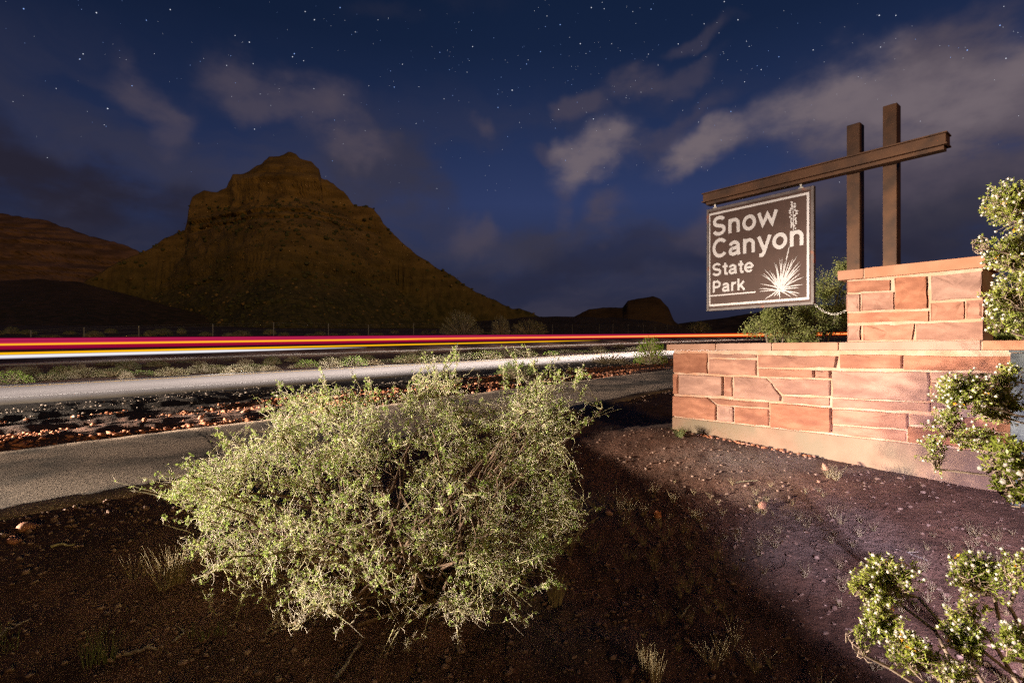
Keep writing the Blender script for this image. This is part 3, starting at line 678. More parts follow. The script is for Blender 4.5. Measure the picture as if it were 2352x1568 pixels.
# ------------------------------------------------------------------ hanging sign
SQ = -.07
A = on_wall(*c1(326, 727), SQ); B = on_wall(*c1(922, 592), SQ); Cc = on_wall(*c1(936, 1252), SQ); Dd = on_wall(*c1(330, 1298), SQ)
ss0 = (A[0]+Dd[0])/2; ss1 = (B[0]+Cc[0])/2; sz1 = (A[1]+B[1])/2; sz0 = (Cc[1]+Dd[1])/2
SW, SH = ss1-ss0, sz1-sz0
sign = empty('park_sign', wall_pt((ss0+ss1)/2, SQ-.02, sz0), 'square brown park name sign with white letters hanging from the crossbeam', 'sign')
o = wpart('panel', wbox(ss0+.03, ss1-.03, SQ-.035, SQ-.008, sz0+.03, sz1-.03, 'panel'), M_signb, sign)
fw = .032
for nm, a, b, z0, z1 in (('frame_bar', ss0, ss0+fw, sz0, sz1), ('frame_bar', ss1-fw, ss1, sz0, sz1), ('frame_bar', ss0+fw, ss1-fw, sz0, sz0+fw), ('frame_bar', ss0+fw, ss1-fw, sz1-fw, sz1)):
    o = wpart(nm, wbox(a, b, SQ-.05, SQ, z0, z1, nm), M_frame, sign); bevel(o, .003)
FQ = SQ-.008
def flat(polys, q, name, th=.002):
    """thin raised print on the panel; polys in panel fractions (u right, v up)"""
    v = []; f = []
    for P in polys:
        n = len(v); m = len(P)
        v += [tuple(wall_pt(ss0+u*SW, q+th, sz0+w*SH)) for u, w in P]
        v += [tuple(wall_pt(ss0+u*SW, q, sz0+w*SH)) for u, w in P]
        f.append(tuple(range(n, n+m)))
        f += [(n+i, n+m+i, n+m+(i+1) % m, n+(i+1) % m) for i in range(m)]
    return mesh(name, v, f)
def spx(x, y):
    """panel fractions of a point measured in the close-up of the sign"""
    px, py = (1740+x/4.4812)/1.0884, (450+y/4.48)/1.0884
    s, z = on_wall(px, py, FQ); return ((s-ss0)/SW, (z-sz0)/SH)
b0 = .042; bw = .020
bl = spx(150, 900)[0]-.01; br_ = spx(1258, 700)[0]+.008; bt = .955; bb = .045
bars = [((bl, bb), (bl+bw, bb), (bl+bw, bt), (bl, bt)), ((br_-bw, bb), (br_, bb), (br_, bt), (br_-bw, bt)), ((bl+bw, bb), (br_-bw, bb), (br_-bw, bb+bw), (bl+bw, bb+bw)), ((bl+bw, bt-bw), (br_-bw, bt-bw), (br_-bw, bt), (bl+bw, bt))]
for b in bars: wpart('border_line', flat([b], FQ, 'border_line'), M_signw, sign)
u0, v0 = spx(168, 1298); u1, v1 = spx(668, 1246)
wpart('border_line', flat([((bl+bw, v0-.006), (u1, v0-.006), (u1, v0+.007), (bl+bw, v0+.007))], FQ, 'border_line'), M_signw, sign)

# letters: strokes drawn as arcs and bars, a heavy grotesque
def arc(cx, cy, rx, ry, a0, a1, n=18):
    return [(cx+rx*math.cos(R(a0+(a1-a0)*i/n)), cy+ry*math.sin(R(a0+(a1-a0)*i/n))) for i in range(n+1)]
XH = .54
GL = {  # advance width, strokes (centre lines); cap height 1 unit = .72 -> all numbers in em
 'S': (.66, [arc(.33, .535, .205, .145, 22, 190, 16)[:-1]+[(.135, .49), (.17, .425), (.25, .388), (.36, .36), (.47, .33), (.525, .275)]+arc(.325, .205, .215, .15, 5, -165, 16)]),
 'n': (.60, [[(.125, 0), (.125, XH)], [(.125, .33)]+arc(.295, .315, .17, .165, 160, 0, 12)+[(.465, 0)]]),
 'o': (.60, [arc(.30, .265, .205, .225, 0, 360, 36)]),
 'w': (.80, [[(.075, XH), (.225, .10), (.40, .43), (.575, .10), (.725, XH)]]),
 'C': (.70, [arc(.375, .365, .27, .31, 40, 320, 30)]),
 'a': (.57, [arc(.27, .345, .165, .145, 165, 0, 14)+[(.435, .12), (.47, .0)], [(.435, .305), (.30, .275), (.20, .255)]+arc(.22, .155, .12, .105, 100, 270, 14)+[(.30, .055), (.40, .1), (.435, .17)]]),
 'y': (.56, [[(.07, XH), (.285, .03)], [(.50, XH), (.31, .03), (.265, -.09), (.215, -.145), (.10, -.148)]]),
 't': (.36, [[(.185, .69), (.185, .13), (.215, .065), (.275, .053), (.34, .057)], [(.03, .485), (.335, .485)]]),
 'e': (.57, [[(.08, .262), (.49, .262)], arc(.285, .265, .205, .225, 0, 318, 30)]),
 'P': (.66, [[(.135, 0), (.135, .72)], [(.135, .665), (.38, .665)]+arc(.38, .495, .16, .17, 90, -90, 14)+[(.135, .325)]]),
 'r': (.40, [[(.125, 0), (.125, XH)], [(.125, .33)]+arc(.315, .28, .19, .20, 150, 88, 8)+[(.375, .485)]]),
 'k': (.57, [[(.125, 0), (.125, .72)], [(.155, .20), (.47, .54)], [(.27, .31), (.50, 0)]])}
def stroke(pts, hw):
    P = [Vector((x, y)) for x, y in pts]; L = []; Rr = []
    for i, p in enumerate(P):
        a = (P[i]-P[i-1]).normalized() if i else None; b = (P[i+1]-P[i]).normalized() if i < len(P)-1 else None
        if i == 0 and (P[0]-P[-1]).length < 1e-6: a = (P[-1]-P[-2]).normalized()
        if i == len(P)-1 and (P[0]-P[-1]).length < 1e-6: b = (P[1]-P[0]).normalized()
        a = a or b; b = b or a; d = (a+b)
        d = d.normalized() if d.length > .3 else a
        k = min(2.2, 1/max(.35, d.dot(a))); n = Vector((-d.y, d.x))*hw*k
        L.append(p+n); Rr.append(p-n)
    return L, Rr
def letters(text, x0, y0, x1, size, lift):
    """text baseline from (x0,y0); stretched so that it ends at x1 (panel fractions)"""
    tot = sum(GL[c][0] for c in text)
    sx = (x1-x0)/tot; x = x0
    for ci, ch in enumerate(text):
        adv, sts = GL[ch]; v = []; f = []; q = FQ
        for si, st in enumerate(sts):
            Lf, Rt = stroke(st, .066)
            n = len(v); th = .002+.0006*si
            for a, b in zip(Lf, Rt):
                for c in (a, b):
                    v.append(tuple(wall_pt(ss0+(x+c.x*sx)*SW, q+th, sz0+(y0+c.y*size)*SH)))
            for i in range(len(Lf)-1): f.append((n+2*i, n+2*i+1, n+2*i+3, n+2*i+2))
        me = mesh('letter', v, f)
        o = wpart('letter', me, M_signw, sign)
        x += adv*sx
def text_line(text, xl, xr, ybase_l, ytop_l, xs):
    a = spx(xl, ybase_l); t = spx(xs, ytop_l); b = spx(xr, ybase_l)
    return a, t, b
# baseline positions read off the sign: S of Snow sits 405..628 at x~270, C 650..872, S of State 930..1080, P 1128..1262
def put(text, xl, xr, xs, ytop, ybot):
    ul = spx(xl, ybot)[0]; ur = spx(xr, ybot)[0]; vt = spx(xs, ytop)[1]; vb = spx(xs, ybot)[1]
    letters(text, ul-.012, vb, ur+.012, (vt-vb)/.72, 0)
put('Snow', 188, 908, 265, 408, 618); put('Canyon', 188, 1212, 275, 655, 864); put('State', 188, 636, 240, 933, 1072); put('Park', 190, 542, 225, 1130, 1258)

# yucca drawn on the sign
def blade(x0, y0, x1, y1, bend, w):
    a = Vector((x0, y0)); b = Vector((x1, y1)); d = b-a; n = Vector((-d.y, d.x)).normalized(); m = (a+b)/2+n*bend
    L = []; Rr = []
    for i in range(7):
        t = i/6; p = a*(1-t)**2+m*2*t*(1-t)+b*t*t; ww = w*(.5+1.2*t)*(1-t)**.6+.5*(1-t)*w if i < 6 else .3
        L.append((p.x+n.x*ww, p.y+n.y*ww)); Rr.append((p.x-n.x*ww, p.y-n.y*ww))
    return L+Rr[::-1]
tips = [(770,1335,-8),(705,1250,10),(705,1215,14),(725,1165,22),(735,1060,25),(752,1045,30),(768,1000,22),(825,1010,10),(880,920,14),(935,875,10),(968,868,6),(1000,905,0),(1020,880,-6),(1048,900,-8),(1090,870,-14),(1138,845,-20),(1165,912,-22),(1178,945,-24),(1168,992,-24),(1170,1045,-22),(1208,1085,-26),(1205,1170,-20),(1160,1205,-12),(1165,1270,-12),(1142,1305,-10),(1068,1308,-6),(940,1330,0),(870,1305,4),(905,1300,0),(860,1040,8),(905,1010,6),(1080,960,-10),(1120,990,-14),(900,940,6),(985,930,2)]
me_parts = []
for i, (x, y, bd) in enumerate(tips):
    P = blade(945+(i % 5-2)*9, 1225+(i % 3)*8, x, y, bd, 5.6)
    m = flat([[spx(*p) for p in P]], FQ, 'yucca_leaf', .0016+.00025*(i % 9))
    wpart('yucca_leaf', m, M_signw, sign)
st = blade(1010, 890, 1046, 730, 6, 5); wpart('yucca_stalk', flat([[spx(*p) for p in st]], FQ, 'yucca_stalk', .0019), M_signw, sign)
st = blade(1092, 560, 1080, 240, 8, 5); wpart('yucca_stalk', flat([[spx(*p) for p in st]], FQ, 'yucca_stalk', .0011), M_signw, sign)
rng2 = np.random.default_rng(4)
for i in range(26):
    y = 250+i*11.5; side = 1 if i % 2 else -1; wd = 10+34*math.sin(min(1, (i+2)/20)*math.pi*.75)
    cx = 1090+side*wd*rng2.uniform(.35, .95); cy = y+rng2.uniform(-6, 6); rx = rng2.uniform(9, 17); ry = rng2.uniform(9, 16)
    P = [spx(cx+rx*math.cos(a)*rng2.uniform(.75, 1.1), cy+ry*math.sin(a)*rng2.uniform(.75, 1.1)) for a in np.linspace(0, 2*math.pi, 9)[:-1]]
    wpart('yucca_flower', flat([P[::-1]], FQ, 'yucca_flower', .0012+.0001*(i % 7)), M_signw, sign)
# hangers and pins
for hx in (372, 853):
    s = on_wall(*c1(hx, 650), SQ)[0]
    o = wpart('hanger', wbox(s-.011, s+.011, SQ-.03, SQ-.014, sz1-.002, bz0-.034, 'hanger'), M_steel, sign)
    me = wbox(s-.026, s+.026, SQ-.032, SQ-.012, sz1-.001, sz1+.012, 'hanger_foot'); me.transform(Matrix.Translation(-sign.location)); link('hanger_foot', me, M_steel, o)
for s in (ss0+.012, ss1-.012):
    v, f = icos(np.array([[0, 0, 0]]), np.array([[.011, .011, .011]])); p = wall_pt(s, SQ+.004, sz0+.012); v = v+np.array(p)
    wpart('corner_bolt', mesh('corner_bolt', v, f, True), M_steel, sign)
# chain to the pillar
ch = empty('chain', wall_pt(ss1, SQ, sz0), 'short steel chain sagging from the sign corner to the pillar', 'chain')
ca = wall_pt(ss1, SQ-.01, sz0+.01); cbp = wall_pt(sL+.01, PQ-.01, on_wall(*c1(1112, 1283), PQ)[1]); low = .10
NL = 22
for i in range(NL):
    t0 = i/NL; t1 = (i+1)/NL
    def cp(t): p = ca.lerp(cbp, t); p.z -= low*4*t*(1-t)*.8; return p
    a, b = cp(t0), cp(t1); d = (b-a); L = d.length*.72; d.normalize()
    sdv = NWv.cross(d).normalized() if i % 2 else NWv
    pts = [(a+b)/2+d*L*math.cos(k*math.pi/5)+sdv*.0095*math.sin(k*math.pi/5) for k in range(11)]
    v, f = tubes(np.array([[tuple(p) for p in pts]]), np.full((1, 11), .0026), 5)
    wpart('chain_link', mesh('chain_link', v, f, True), M_steel, ch)

# ------------------------------------------------------------------ plants
def bez(a, c, b, K):
    t = np.linspace(0, 1, K)[None, :, None]; return a[:, None]*(1-t)**2+2*c[:, None]*t*(1-t)+b[:, None]*t*t
def wiggle(P, amp, rng):
    n = rng.normal(size=P.shape)*amp; n[:, 0] = 0; return P+n
def along(P, idx, u):
    K = P.shape[1]; x = u*(K-1); i = np.minimum(x.astype(int), K-2); f = (x-i)[:, None]
    p = P[idx, i]*(1-f)+P[idx, i+1]*f; d = P[idx, i+1]-P[idx, i]; d /= np.linalg.norm(d, axis=1, keepdims=True)+1e-9
    return p, d
def inpoly(px, py, poly):
    inside = np.zeros(len(px), bool); n = len(poly)
    for i in range(n):
        x1, y1 = poly[i]; x2, y2 = poly[(i+1) % n]
        c = ((y1 > py) != (y2 > py)) & (px < (x2-x1)*(py-y1)/(y2-y1+1e-9)+x1); inside ^= c
    return inside
def proj(P): return 1176+P[:, 0]/P[:, 1]*F, 806-(P[:, 2]-EYE)/P[:, 1]*F
def pt(px, py, y): return np.array(((px-1176)/F*y, y, EYE+(806-py)/F*y))

def spiny_shrub():
    rng = np.random.default_rng(21)
    outline = [(372,1130),(430,1080),(500,1058),(545,1022),(590,980),(622,925),(700,912),(740,880),(800,905),(860,892),(900,905),(960,880),(985,835),(1050,840),(1085,890),(1130,905),(1190,898),(1235,862),(1270,846),(1300,848),(1332,880),(1322,930),(1296,990),(1292,1060),(1320,1130),(1362,1180),(1325,1235),(1270,1290),(1235,1350),(1210,1400),(1165,1435),(1100,1440),(1040,1430),(985,1440),(930,1500),(895,1515),(880,1440),(820,1415),(740,1425),(690,1445),(640,1440),(590,1400),(540,1375),(495,1355),(470,1330),(475,1290),(440,1250),(450,1190),(415,1160)]
    base = np.array((-.62, 3.35, 0)); base[2] = Gz(base[0], base[1])
    root = empty('spiny_shrub', tuple(base), 'big pale green thorny shrub sprawling in the near dirt before the path', 'shrub')
    # volume of targets
    def sample(n, shell):
        out = []
        while len(out) < n:
            m = n*6; d = rdir(m, rng); r = rng.uniform(shell, 1.0, m)**(1/3)
            p = np.array((-.72, 3.30, .32))+d*r[:, None]*np.array((1.62, .95, 1.05))
            g = G(p[:, 0], p[:, 1]); x, y = proj(p)
            ok = (p[:, 2] > g+.03) & (p[:, 1] > 2.2) & inpoly(x+rng.normal(size=len(x))*20, y+rng.normal(size=len(x))*16, outline) & (vnoise(p[:, 0]*3.2, p[:, 1]*3.2, p[:, 2]*3.2, 88) > -.38)
            out += list(p[ok])
        return np.array(out[:n])
    n0 = 95
    tip = sample(n0, .35); a = base+rng.normal(size=(n0, 3))*np.array((.28, .16, .02)); c = a*.45+tip*.55; c[:, 2] = np.maximum(a[:, 2], tip[:, 2]-.1)*.55+.25*c[:, 2]
    P0 = wiggle(bez(a, c, tip, 9), .02, rng)
    n1 = 1700; tg = sample(n1*2, .25)
    # each branch starts from the nearest of a few candidate stem points
    cand = P0[:, 3:].reshape(-1, 3)
    st = np.empty((len(tg), 3))
    for k in range(0, len(tg), 400):
        dd = np.linalg.norm(tg[k:k+400, None]-cand[None], axis=2)+rng.uniform(0, .25, (min(400, len(tg)-k), len(cand))); st[k:k+400] = cand[dd.argmin(1)]
    d = tg-st; L = np.linalg.norm(d, axis=1, keepdims=True); keep = (L[:, 0] > .05); st, tg, d, L = st[keep][:n1], tg[keep][:n1], d[keep][:n1], L[keep][:n1]
    n1 = len(st)
    e = st+d/L*np.minimum(L, .42); P1 = wiggle(bez(st, (st+e)/2+rng.normal(size=e.shape)*.045, e, 8), .011, rng)
    n2 = 9000; idx = rng.integers(0, n1, n2); p, dr = along(P1, idx, rng.uniform(.1, 1, n2))
    v = dr*.7+rdir(n2, rng)*.75+np.array((0, 0, .18)); v /= np.linalg.norm(v, axis=1, keepdims=True)
    ln = rng.uniform(.03, .11, n2)[:, None]; e2 = p+v*ln
    x, y = proj(e2); ok = inpoly(x, y, outline) | (rng.uniform(size=n2) < .35); ok &= e2[:, 2] > G(e2[:, 0], e2[:, 1])+.01
    p, e2, v = p[ok], e2[ok], v[ok]; n2 = len(p); P2 = wiggle(bez(p, (p+e2)/2+rng.normal(size=p.shape)*.008, e2, 4), .003, rng)
    # long shoots that stick out of the crown
    sh = [((430,1165),(262,1106),3.1),((470,1120),(330,1095),3.2),((1275,1010),(1428,938),3.6),((985,900),(1060,800),3.4),((1015,880),(985,822),3.4),((1200,880),(1180,795),3.6),((1240,890),(1205,790),3.6),((1270,880),(1275,815),3.6),((760,930),(735,865),3.3),((700,960),(668,905),3.3),((655,985),(612,915),3.3),((560,1080),(480,1050),3.2),((600,1040),(520,985),3.3),((1290,1180),(1385,1160),3.2),((1230,1290),(1330,1235),2.9),((1200,1370),(1262,1345),2.7),((905,1440),(868,1540),2.6),((930,1470),(940,1490),2.6),((640,1400),(600,1455),2.8),((500,1300),(440,1330),3.0),((480,1240),(425,1250),3.1),((860,930),(852,880),3.4),((560,1370),(520,1425),2.9),((480,1350),(478,1405),2.9),((1050,1420),(1055,1475),2.6),((1160,1400),(1215,1440),2.6)]
    SP = []
    for (x0, y0), (x1, y1), dp in sh:
        for j in range(2):
            s_ = pt(x0+rng.normal()*8, y0+rng.normal()*8, dp); e_ = pt(x1+rng.normal()*(0 if j == 0 else 16), y1+rng.normal()*(0 if j == 0 else 14), dp+.05)
            SP.append(bez(s_[None], ((s_+e_)/2+rng.normal(size=3)*.02)[None], e_[None], 8)[0])
    cxy = np.array((-.72, 3.30, .25)); cand = P1[:, -1]; out_ = (cand-cxy)/np.array((1.62, .95, 1.05)); rr = np.linalg.norm(out_, axis=1)
    pick = np.argsort(-rr+rng.uniform(0, .5, len(rr)))[:260]; dd_ = out_[pick]/rr[pick][:, None]+rng.normal(size=(260, 3))*.35+np.array((0, 0, .45)); dd_ /= np.linalg.norm(dd_, axis=1, keepdims=True)
    ee = cand[pick]+dd_*rng.uniform(.05, .19, (260, 1)); ex = bez(cand[pick], (cand[pick]+ee)/2+rng.normal(size=ee.shape)*.012, ee, 8)
    ex = ex[ee[:, 2] > G(ee[:, 0], ee[:, 1])+.03]; SP += list(ex)
    SP = np.array(SP); P1s = np.concatenate([P1, SP])
    # side spurs on those shoots
    idx = rng.integers(len(P1), len(P1s), 2600); ps, ds = along(P1s, idx, rng.uniform(.1, .97, 2600)); vs_ = ds*.4+rdir(2600, rng); es_ = ps+vs_*rng.uniform(.012, .042, (2600, 1))
    P2 = np.concatenate([P2, bez(ps, (ps+es_)/2, es_, 4)])
    def rad(P, r0, r1): return np.repeat(np.linspace(r0, r1, P.shape[1])[None], len(P), 0)
    v0, f0 = tubes(P0, rad(P0, .011, .004), 6); me = mesh('stem', v0-base, f0, True); tag(link('stems', me, M_stem, root), kind='stuff')
    v1, f1 = tubes(P1s, rad(P1s, .0026, .0010), 4); dark = 0
    k = int(len(P1)*.4)*6*4
    tag(link('branches', mesh('branches', v1-base, f1), M_twig, root), kind='stuff')
    # thorns and spur twigs
    n3 = 14000; src = np.concatenate([P1s[:, :4], P2]); idx = rng.integers(0, len(src), n3); p3, d3 = along(src, idx, rng.uniform(.05, 1, n3))
    q = np.cross(d3, rdir(n3, rng)); q /= np.linalg.norm(q, axis=1, keepdims=True)+1e-9; e3 = p3+(q+d3*.3)*rng.uniform(.010, .034, (n3, 1)); P3 = np.stack([p3, e3], 1)
    vv, ff = merge([tubes(P2, rad(P2, .0014, .0007), 3), tubes(P3, rad(P3, .0010, .0005), 3)])
    tag(link('twigs', mesh('twigs', vv-base, ff), M_thorn, root), kind='stuff')
    # leaves in little clusters; the lowest, innermost twigs are bare
    n4 = 17500; idx = rng.integers(0, len(src), n4); p4, d4 = along(src, idx, rng.uniform(.1, 1, n4))
    x, y = proj(p4); bare = sstep(1330, 1440, y-(x-900)*.05); okk = rng.uniform(size=n4) > bare*.9; p4, d4 = p4[okk], d4[okk]; n4 = len(p4)
    parts = []
    for k in range(4):
        dl = rdir(n4, rng)+d4*.5; dl /= np.linalg.norm(dl, axis=1, keepdims=True); L4 = rng.uniform(.004, .0095, (n4, 1)); s4 = np.cross(dl, rdir(n4, rng)); s4 /= np.linalg.norm(s4, axis=1, keepdims=True)+1e-9
        parts.append(quads(p4+dl*L4, dl*L4, s4*L4*.45))
    vv, ff = merge(parts); tag(link('leaves', mesh('leaves', vv-base, ff), M_leaf, root), kind='stuff')
spiny_shrub()

def creosote(name, base, blobs, label, n_tw, seed, fruit=.35, lsz=.006, sub=1.0):
    """blobs: (px, py, depth, radius_px_x, radius_px_y)"""
    rng = np.random.default_rng(seed); base = np.array(base, float)
    root = empty(name, tuple(base), label, 'shrub')
    S0 = []; S1 = []; S2 = []; 
    for (px, py, dp, rx, ry, wt) in blobs:
        c = pt(px, py, dp); k = dp/F
        hub = c+np.array((rx*k*.25, .02, -ry*k*.5)); mid = base*.85+hub*.15+rng.normal(size=3)*.04; mid[2] = hub[2]-.06
        S0.append(bez(base[None], mid[None], hub[None], 12)[0])
        n1 = max(9, int(wt*.05)); d = rdir(n1, rng); tip = c+d*np.array((rx*k, max(rx, ry)*k*.6, ry*k))*rng.uniform(.35, .8, (n1, 1))
        P1 = bez(np.repeat(hub[None], n1, 0), (hub+tip)/2+rng.normal(size=tip.shape)*.02, tip, 8); P1 = wiggle(P1, .0035, rng); S1.append(P1)
        n2 = int(wt*.66); idx = rng.integers(0, n1, n2); p, dr = along(P1, idx, rng.uniform(.35, 1, n2)); v = dr*.6+rdir(n2, rng)*.8+np.array((-.1, 0, .35)); v /= np.linalg.norm(v, axis=1, keepdims=True)
        e = p+v*rng.uniform(.02, .055, (n2, 1))*dp**.4
        r = (e-c)/np.array((rx*k, max(rx, ry)*k*.8, ry*k)); ok = ((r**2).sum(1) < 1.25) & (vnoise(e[:, 0]*22, e[:, 1]*22, e[:, 2]*22, seed) > -.16); p, e = p[ok], e[ok]
        S2.append(bez(p, (p+e)/2+rng.normal(size=p.shape)*.004, e, 4))
    P0 = wiggle(np.array(S0), .008, rng); P1 = np.concatenate(S1); P2 = np.concatenate(S2)
    def rad(P, a, b): return np.repeat(np.linspace(a, b, P.shape[1])[None], len(P), 0)
    vv, ff = merge([tubes(P0, rad(P0, .007, .0030), 6)]); tag(link('stems', mesh('stems', vv-base, ff, True), M_cstem, root), kind='stuff')
    vv, ff = merge([tubes(P1, rad(P1, .0020, .0009), 4), tubes(P2, rad(P2, .0010, .0006), 3)]); tag(link('twigs', mesh('twigs', vv-base, ff), M_cstem, root), kind='stuff')
    n = int(len(P2)*10); lsz = lsz*.74; idx = rng.integers(0, len(P2), n); p, d = along(P2, idx, rng.uniform(.15, 1, n)); parts = []
    side = np.cross(d, rdir(n, rng)); side /= np.linalg.norm(side, axis=1, keepdims=True)+1e-9
    for sg in (-1, 1):
        dl = side*sg+d*.8; dl /= np.linalg.norm(dl, axis=1, keepdims=True); L = rng.uniform(.55, 1.0, (n, 1))*lsz; s = np.cross(dl, rdir(n, rng)); s /= np.linalg.norm(s, axis=1, keepdims=True)+1e-9
        parts.append(quads(p+dl*L, dl*L, s*L*.40))
    vv, ff = merge(parts); tag(link('leaves', mesh('leaves', vv-base, ff), M_cleaf, root), kind='stuff')
    n = int(len(P2)*fruit*.85); idx = rng.permutation(len(P2))[:n]; e = P2[idx, -1]; s = rng.uniform(.0026, .0038, (n, 1))*np.ones((1, 3))*sub
    vv, ff = icos(e, s, .10, rng); 
    n5 = n*9; q = rdir(n5, rng); cc = np.repeat(e, 9, 0)+q*.0030*sub; fz = tubes(np.stack([cc, cc+q*.0016*sub], 1), np.full((n5, 2), .0003*sub), 3)
    ftri = np.concatenate([ff]); tag(link('seed_balls', mesh('seed_balls', vv-base, ftri, True), M_fluff, root), kind='stuff')
    tag(link('seed_fuzz', mesh('seed_fuzz', fz[0]-base, fz[1]), M_fluff, root), kind='stuff')
    n = max(2, int(len(P2)*.012)); idx = rng.integers(0, len(P2), n); e = P2[idx, -1]
    for j in range(n):
        a = rdir(5, rng)*.0045*sub; b = rdir(5, rng)*.0022*sub; vv, ff = quads(np.repeat(e[j][None], 5, 0)+a*.8, a, b); link('flower', mesh('flower', vv-base, ff), M_petal, root)
def gp(x, y): return (x, y, Gz(x, y)-.02)
creosote('creosote_bush', gp(2.35, 1.75), [(2330,470,1.75,68,66,900),(2350,590,1.75,90,80,900),(2255,560,1.7,30,26,260),(2330,680,1.7,62,62,560),(2300,740,1.65,36,30,260),(2350,760,1.7,30,30,160)],
  'tall creosote bush at the right edge, rising above the pillar cap', 1, 31, .5, .0075, 1.35)
creosote('creosote_bush', gp(2.05, 1.25), [(2215,900,1.45,72,52,620),(2290,930,1.5,72,62,620),(2180,970,1.45,58,46,460),(2150,1050,1.4,40,48,300),(2245,1010,1.5,60,34,300),(2320,860,1.5,34,26,200)],
  'creosote bush with white seed balls spreading in front of the right part of the wall', 1, 32, .55, .0065, 1.1)
creosote('creosote_bush', gp(1.15, .55), [(2310,1060,.72,60,44,150),(2340,1120,.70,50,44,130),(2320,1040,.85,60,40,140)],
  'closest creosote sprig with large fluffy seed balls, cut by the right edge', 1, 33, .34, .0075, 1.25)
creosote('creosote_bush', gp(1.10, 1.0), [(2035,1330,1.12,70,60,520),(1985,1350,1.12,36,24,110),(2025,1420,1.1,50,60,330),(1980,1480,1.1,40,46,120),(2110,1520,1.02,74,62,430),(2250,1330,1.05,66,60,420),(2225,1400,1.05,50,50,230),(2235,1470,1.02,62,66,380),(2335,1310,1.0,36,50,180),(2340,1480,.95,40,60,200),(2190,1560,.98,90,34,260)],
  'low creosote bush with two rounded sprays in the lower right corner', 1, 34, .42, .0062, 1.05)

# small desert shrubs on the strip between the roads and beyond
def dome_proto(name, seed, mt, flat_=.75, n=900, tw_=240, leaf=.03, twm=None):
    rng = np.random.default_rng(seed); root = empty(name, (0, 0, 0))
    d = rdir(tw_, rng); d[:, 2] = np.abs(d[:, 2])*.9+.1; lump = 1+.22*fbm(d[:, 0]*2+seed, d[:, 1]*2, d[:, 2]*2, oct=2, seed=seed)
    e = d*lump[:, None]*np.array((.5, .5, flat_*.75)); a = e*.08; a[:, 2] = 0
    P = bez(a, e*.5+np.array((0, 0, .04)), e, 4); v, f = tubes(P, np.repeat(np.linspace(.006, .002, 4)[None], tw_, 0), 3)
    tag(link('stems', mesh('stems', v, f), twm or M_straw, root), kind='stuff')
    idx = rng.integers(0, tw_, n); p, dd = along(P, idx, rng.uniform(.45, 1, n)**.6); p = p+rng.normal(size=p.shape)*.018; parts = []
    for k in range(3):
        dl = rdir(n, rng)*.6+dd; dl /= np.linalg.norm(dl, axis=1, keepdims=True); L = rng.uniform(.5, 1, (n, 1))*leaf; s = np.cross(dl, rdir(n, rng)); s /= np.linalg.norm(s, axis=1, keepdims=True)+1e-9
        parts.append(quads(p+dl*L*.6, dl*L, s*L*.25))
    v, f = merge(parts); tag(link('leaves', mesh('leaves', v, f), mt, root), kind='stuff')
    return root
proto = {'lime': dome_proto('rabbitbrush', 51, M_lime), 'olive': dome_proto('desert_shrub', 52, M_olive, .7), 'sage': dome_proto('sagebrush', 53, M_sage, .8), 'straw': dome_proto('dry_shrub', 54, M_straw, .7, 260, 330, .02)}
LB = {'lime': ('rounded lime green shrub on the strip between the two roads', 'lime shrubs between the roads'), 'olive': ('dark olive green shrub on the strip between the two roads', 'olive shrubs between the roads'),
      'sage': ('grey green shrub on the strip between the two roads', 'grey green shrubs between the roads'), 'straw': ('dry straw coloured shrub on the strip between the two roads', 'dry shrubs between the roads')}
used = set()
def place(kind, x, y, size, hgt, label=None, group=None, cat='shrub', rz=None):
    if kind in used: o = copy_tree(proto[kind])
    else: o = proto[kind]; used.add(kind)
    o.location = (x, y, Gz(x, y)-.02); o.scale = (size, size, hgt); o.rotation_euler = (0, 0, random.uniform(0, 6.28) if rz is None else rz)
    o['label'] = label or LB[kind][0]; o['category'] = cat
    if group or not label: o['group'] = group or LB[kind][1]
    elif 'group' in o: del o['group']
    return o
def at_w(px, w, lift=0):
    a = (px-1176)/F; y = w/(NX*a+NY); return a*y, y
def shrub_px(kind, px, py_top, wpx, w, label=None, group=None):
    x, y = at_w(px, w); g = Gz(x, y); top = EYE+(806-py_top)/F*y; size = wpx/F*y; h = max(.25, (top-g)/.56)
    return place(kind, x, y, size, h, label, group)
rs = random.Random(5)
MED = [('lime',15,850,90),('olive',110,852,60),('straw',165,862,40),('sage',195,845,70),('olive',260,842,70),('lime',325,848,52),('straw',290,848,30),('sage',395,843,60),('straw',430,845,40),('sage',470,836,70),('olive',500,835,50),
  ('sage',545,836,60),('olive',590,832,70),('straw',620,836,46),('lime',705,824,46),('straw',680,834,34),('sage',760,822,50),('lime',815,816,52),('straw',855,822,46),('olive',895,822,52),('lime',920,820,34),('olive',940,812,70),('lime',968,820,44),('olive',1000,812,56),
  ('sage',1040,812,60),('olive',1085,806,60),('olive',1120,802,70),('sage',1170,800,66),('olive',1210,800,50),('lime',1265,805,34),('olive',1300,800,44),('lime',1340,804,42),('sage',1375,802,36),('lime',1400,806,30),('lime',1425,806,26),('straw',1440,802,50),('sage',1455,796,40)]
for k, px, py, wp in MED:
    shrub_px(k, px, py, wp*1.15, 27.5+rs.uniform(-1.2, 6.5))
for i in range(26):
    px = 20+i*56+rs.uniform(-20, 20); shrub_px(rs.choice(['olive', 'sage', 'straw', 'olive']), px, 842-px*.036+rs.uniform(-6, 2), rs.uniform(30, 60), rs.uniform(38, 52))
ORD = ['first', 'second', 'third', 'fourth', 'fifth', 'sixth', 'seventh', 'eighth', 'ninth', 'tenth', 'eleventh', 'twelfth', 'thirteenth', 'fourteenth', 'fifteenth', 'sixteenth', 'seventeenth', 'eighteenth', 'nineteenth', 'twentieth', 'twenty-first', 'twenty-second', 'twenty-third', 'twenty-fourth', 'twenty-fifth']
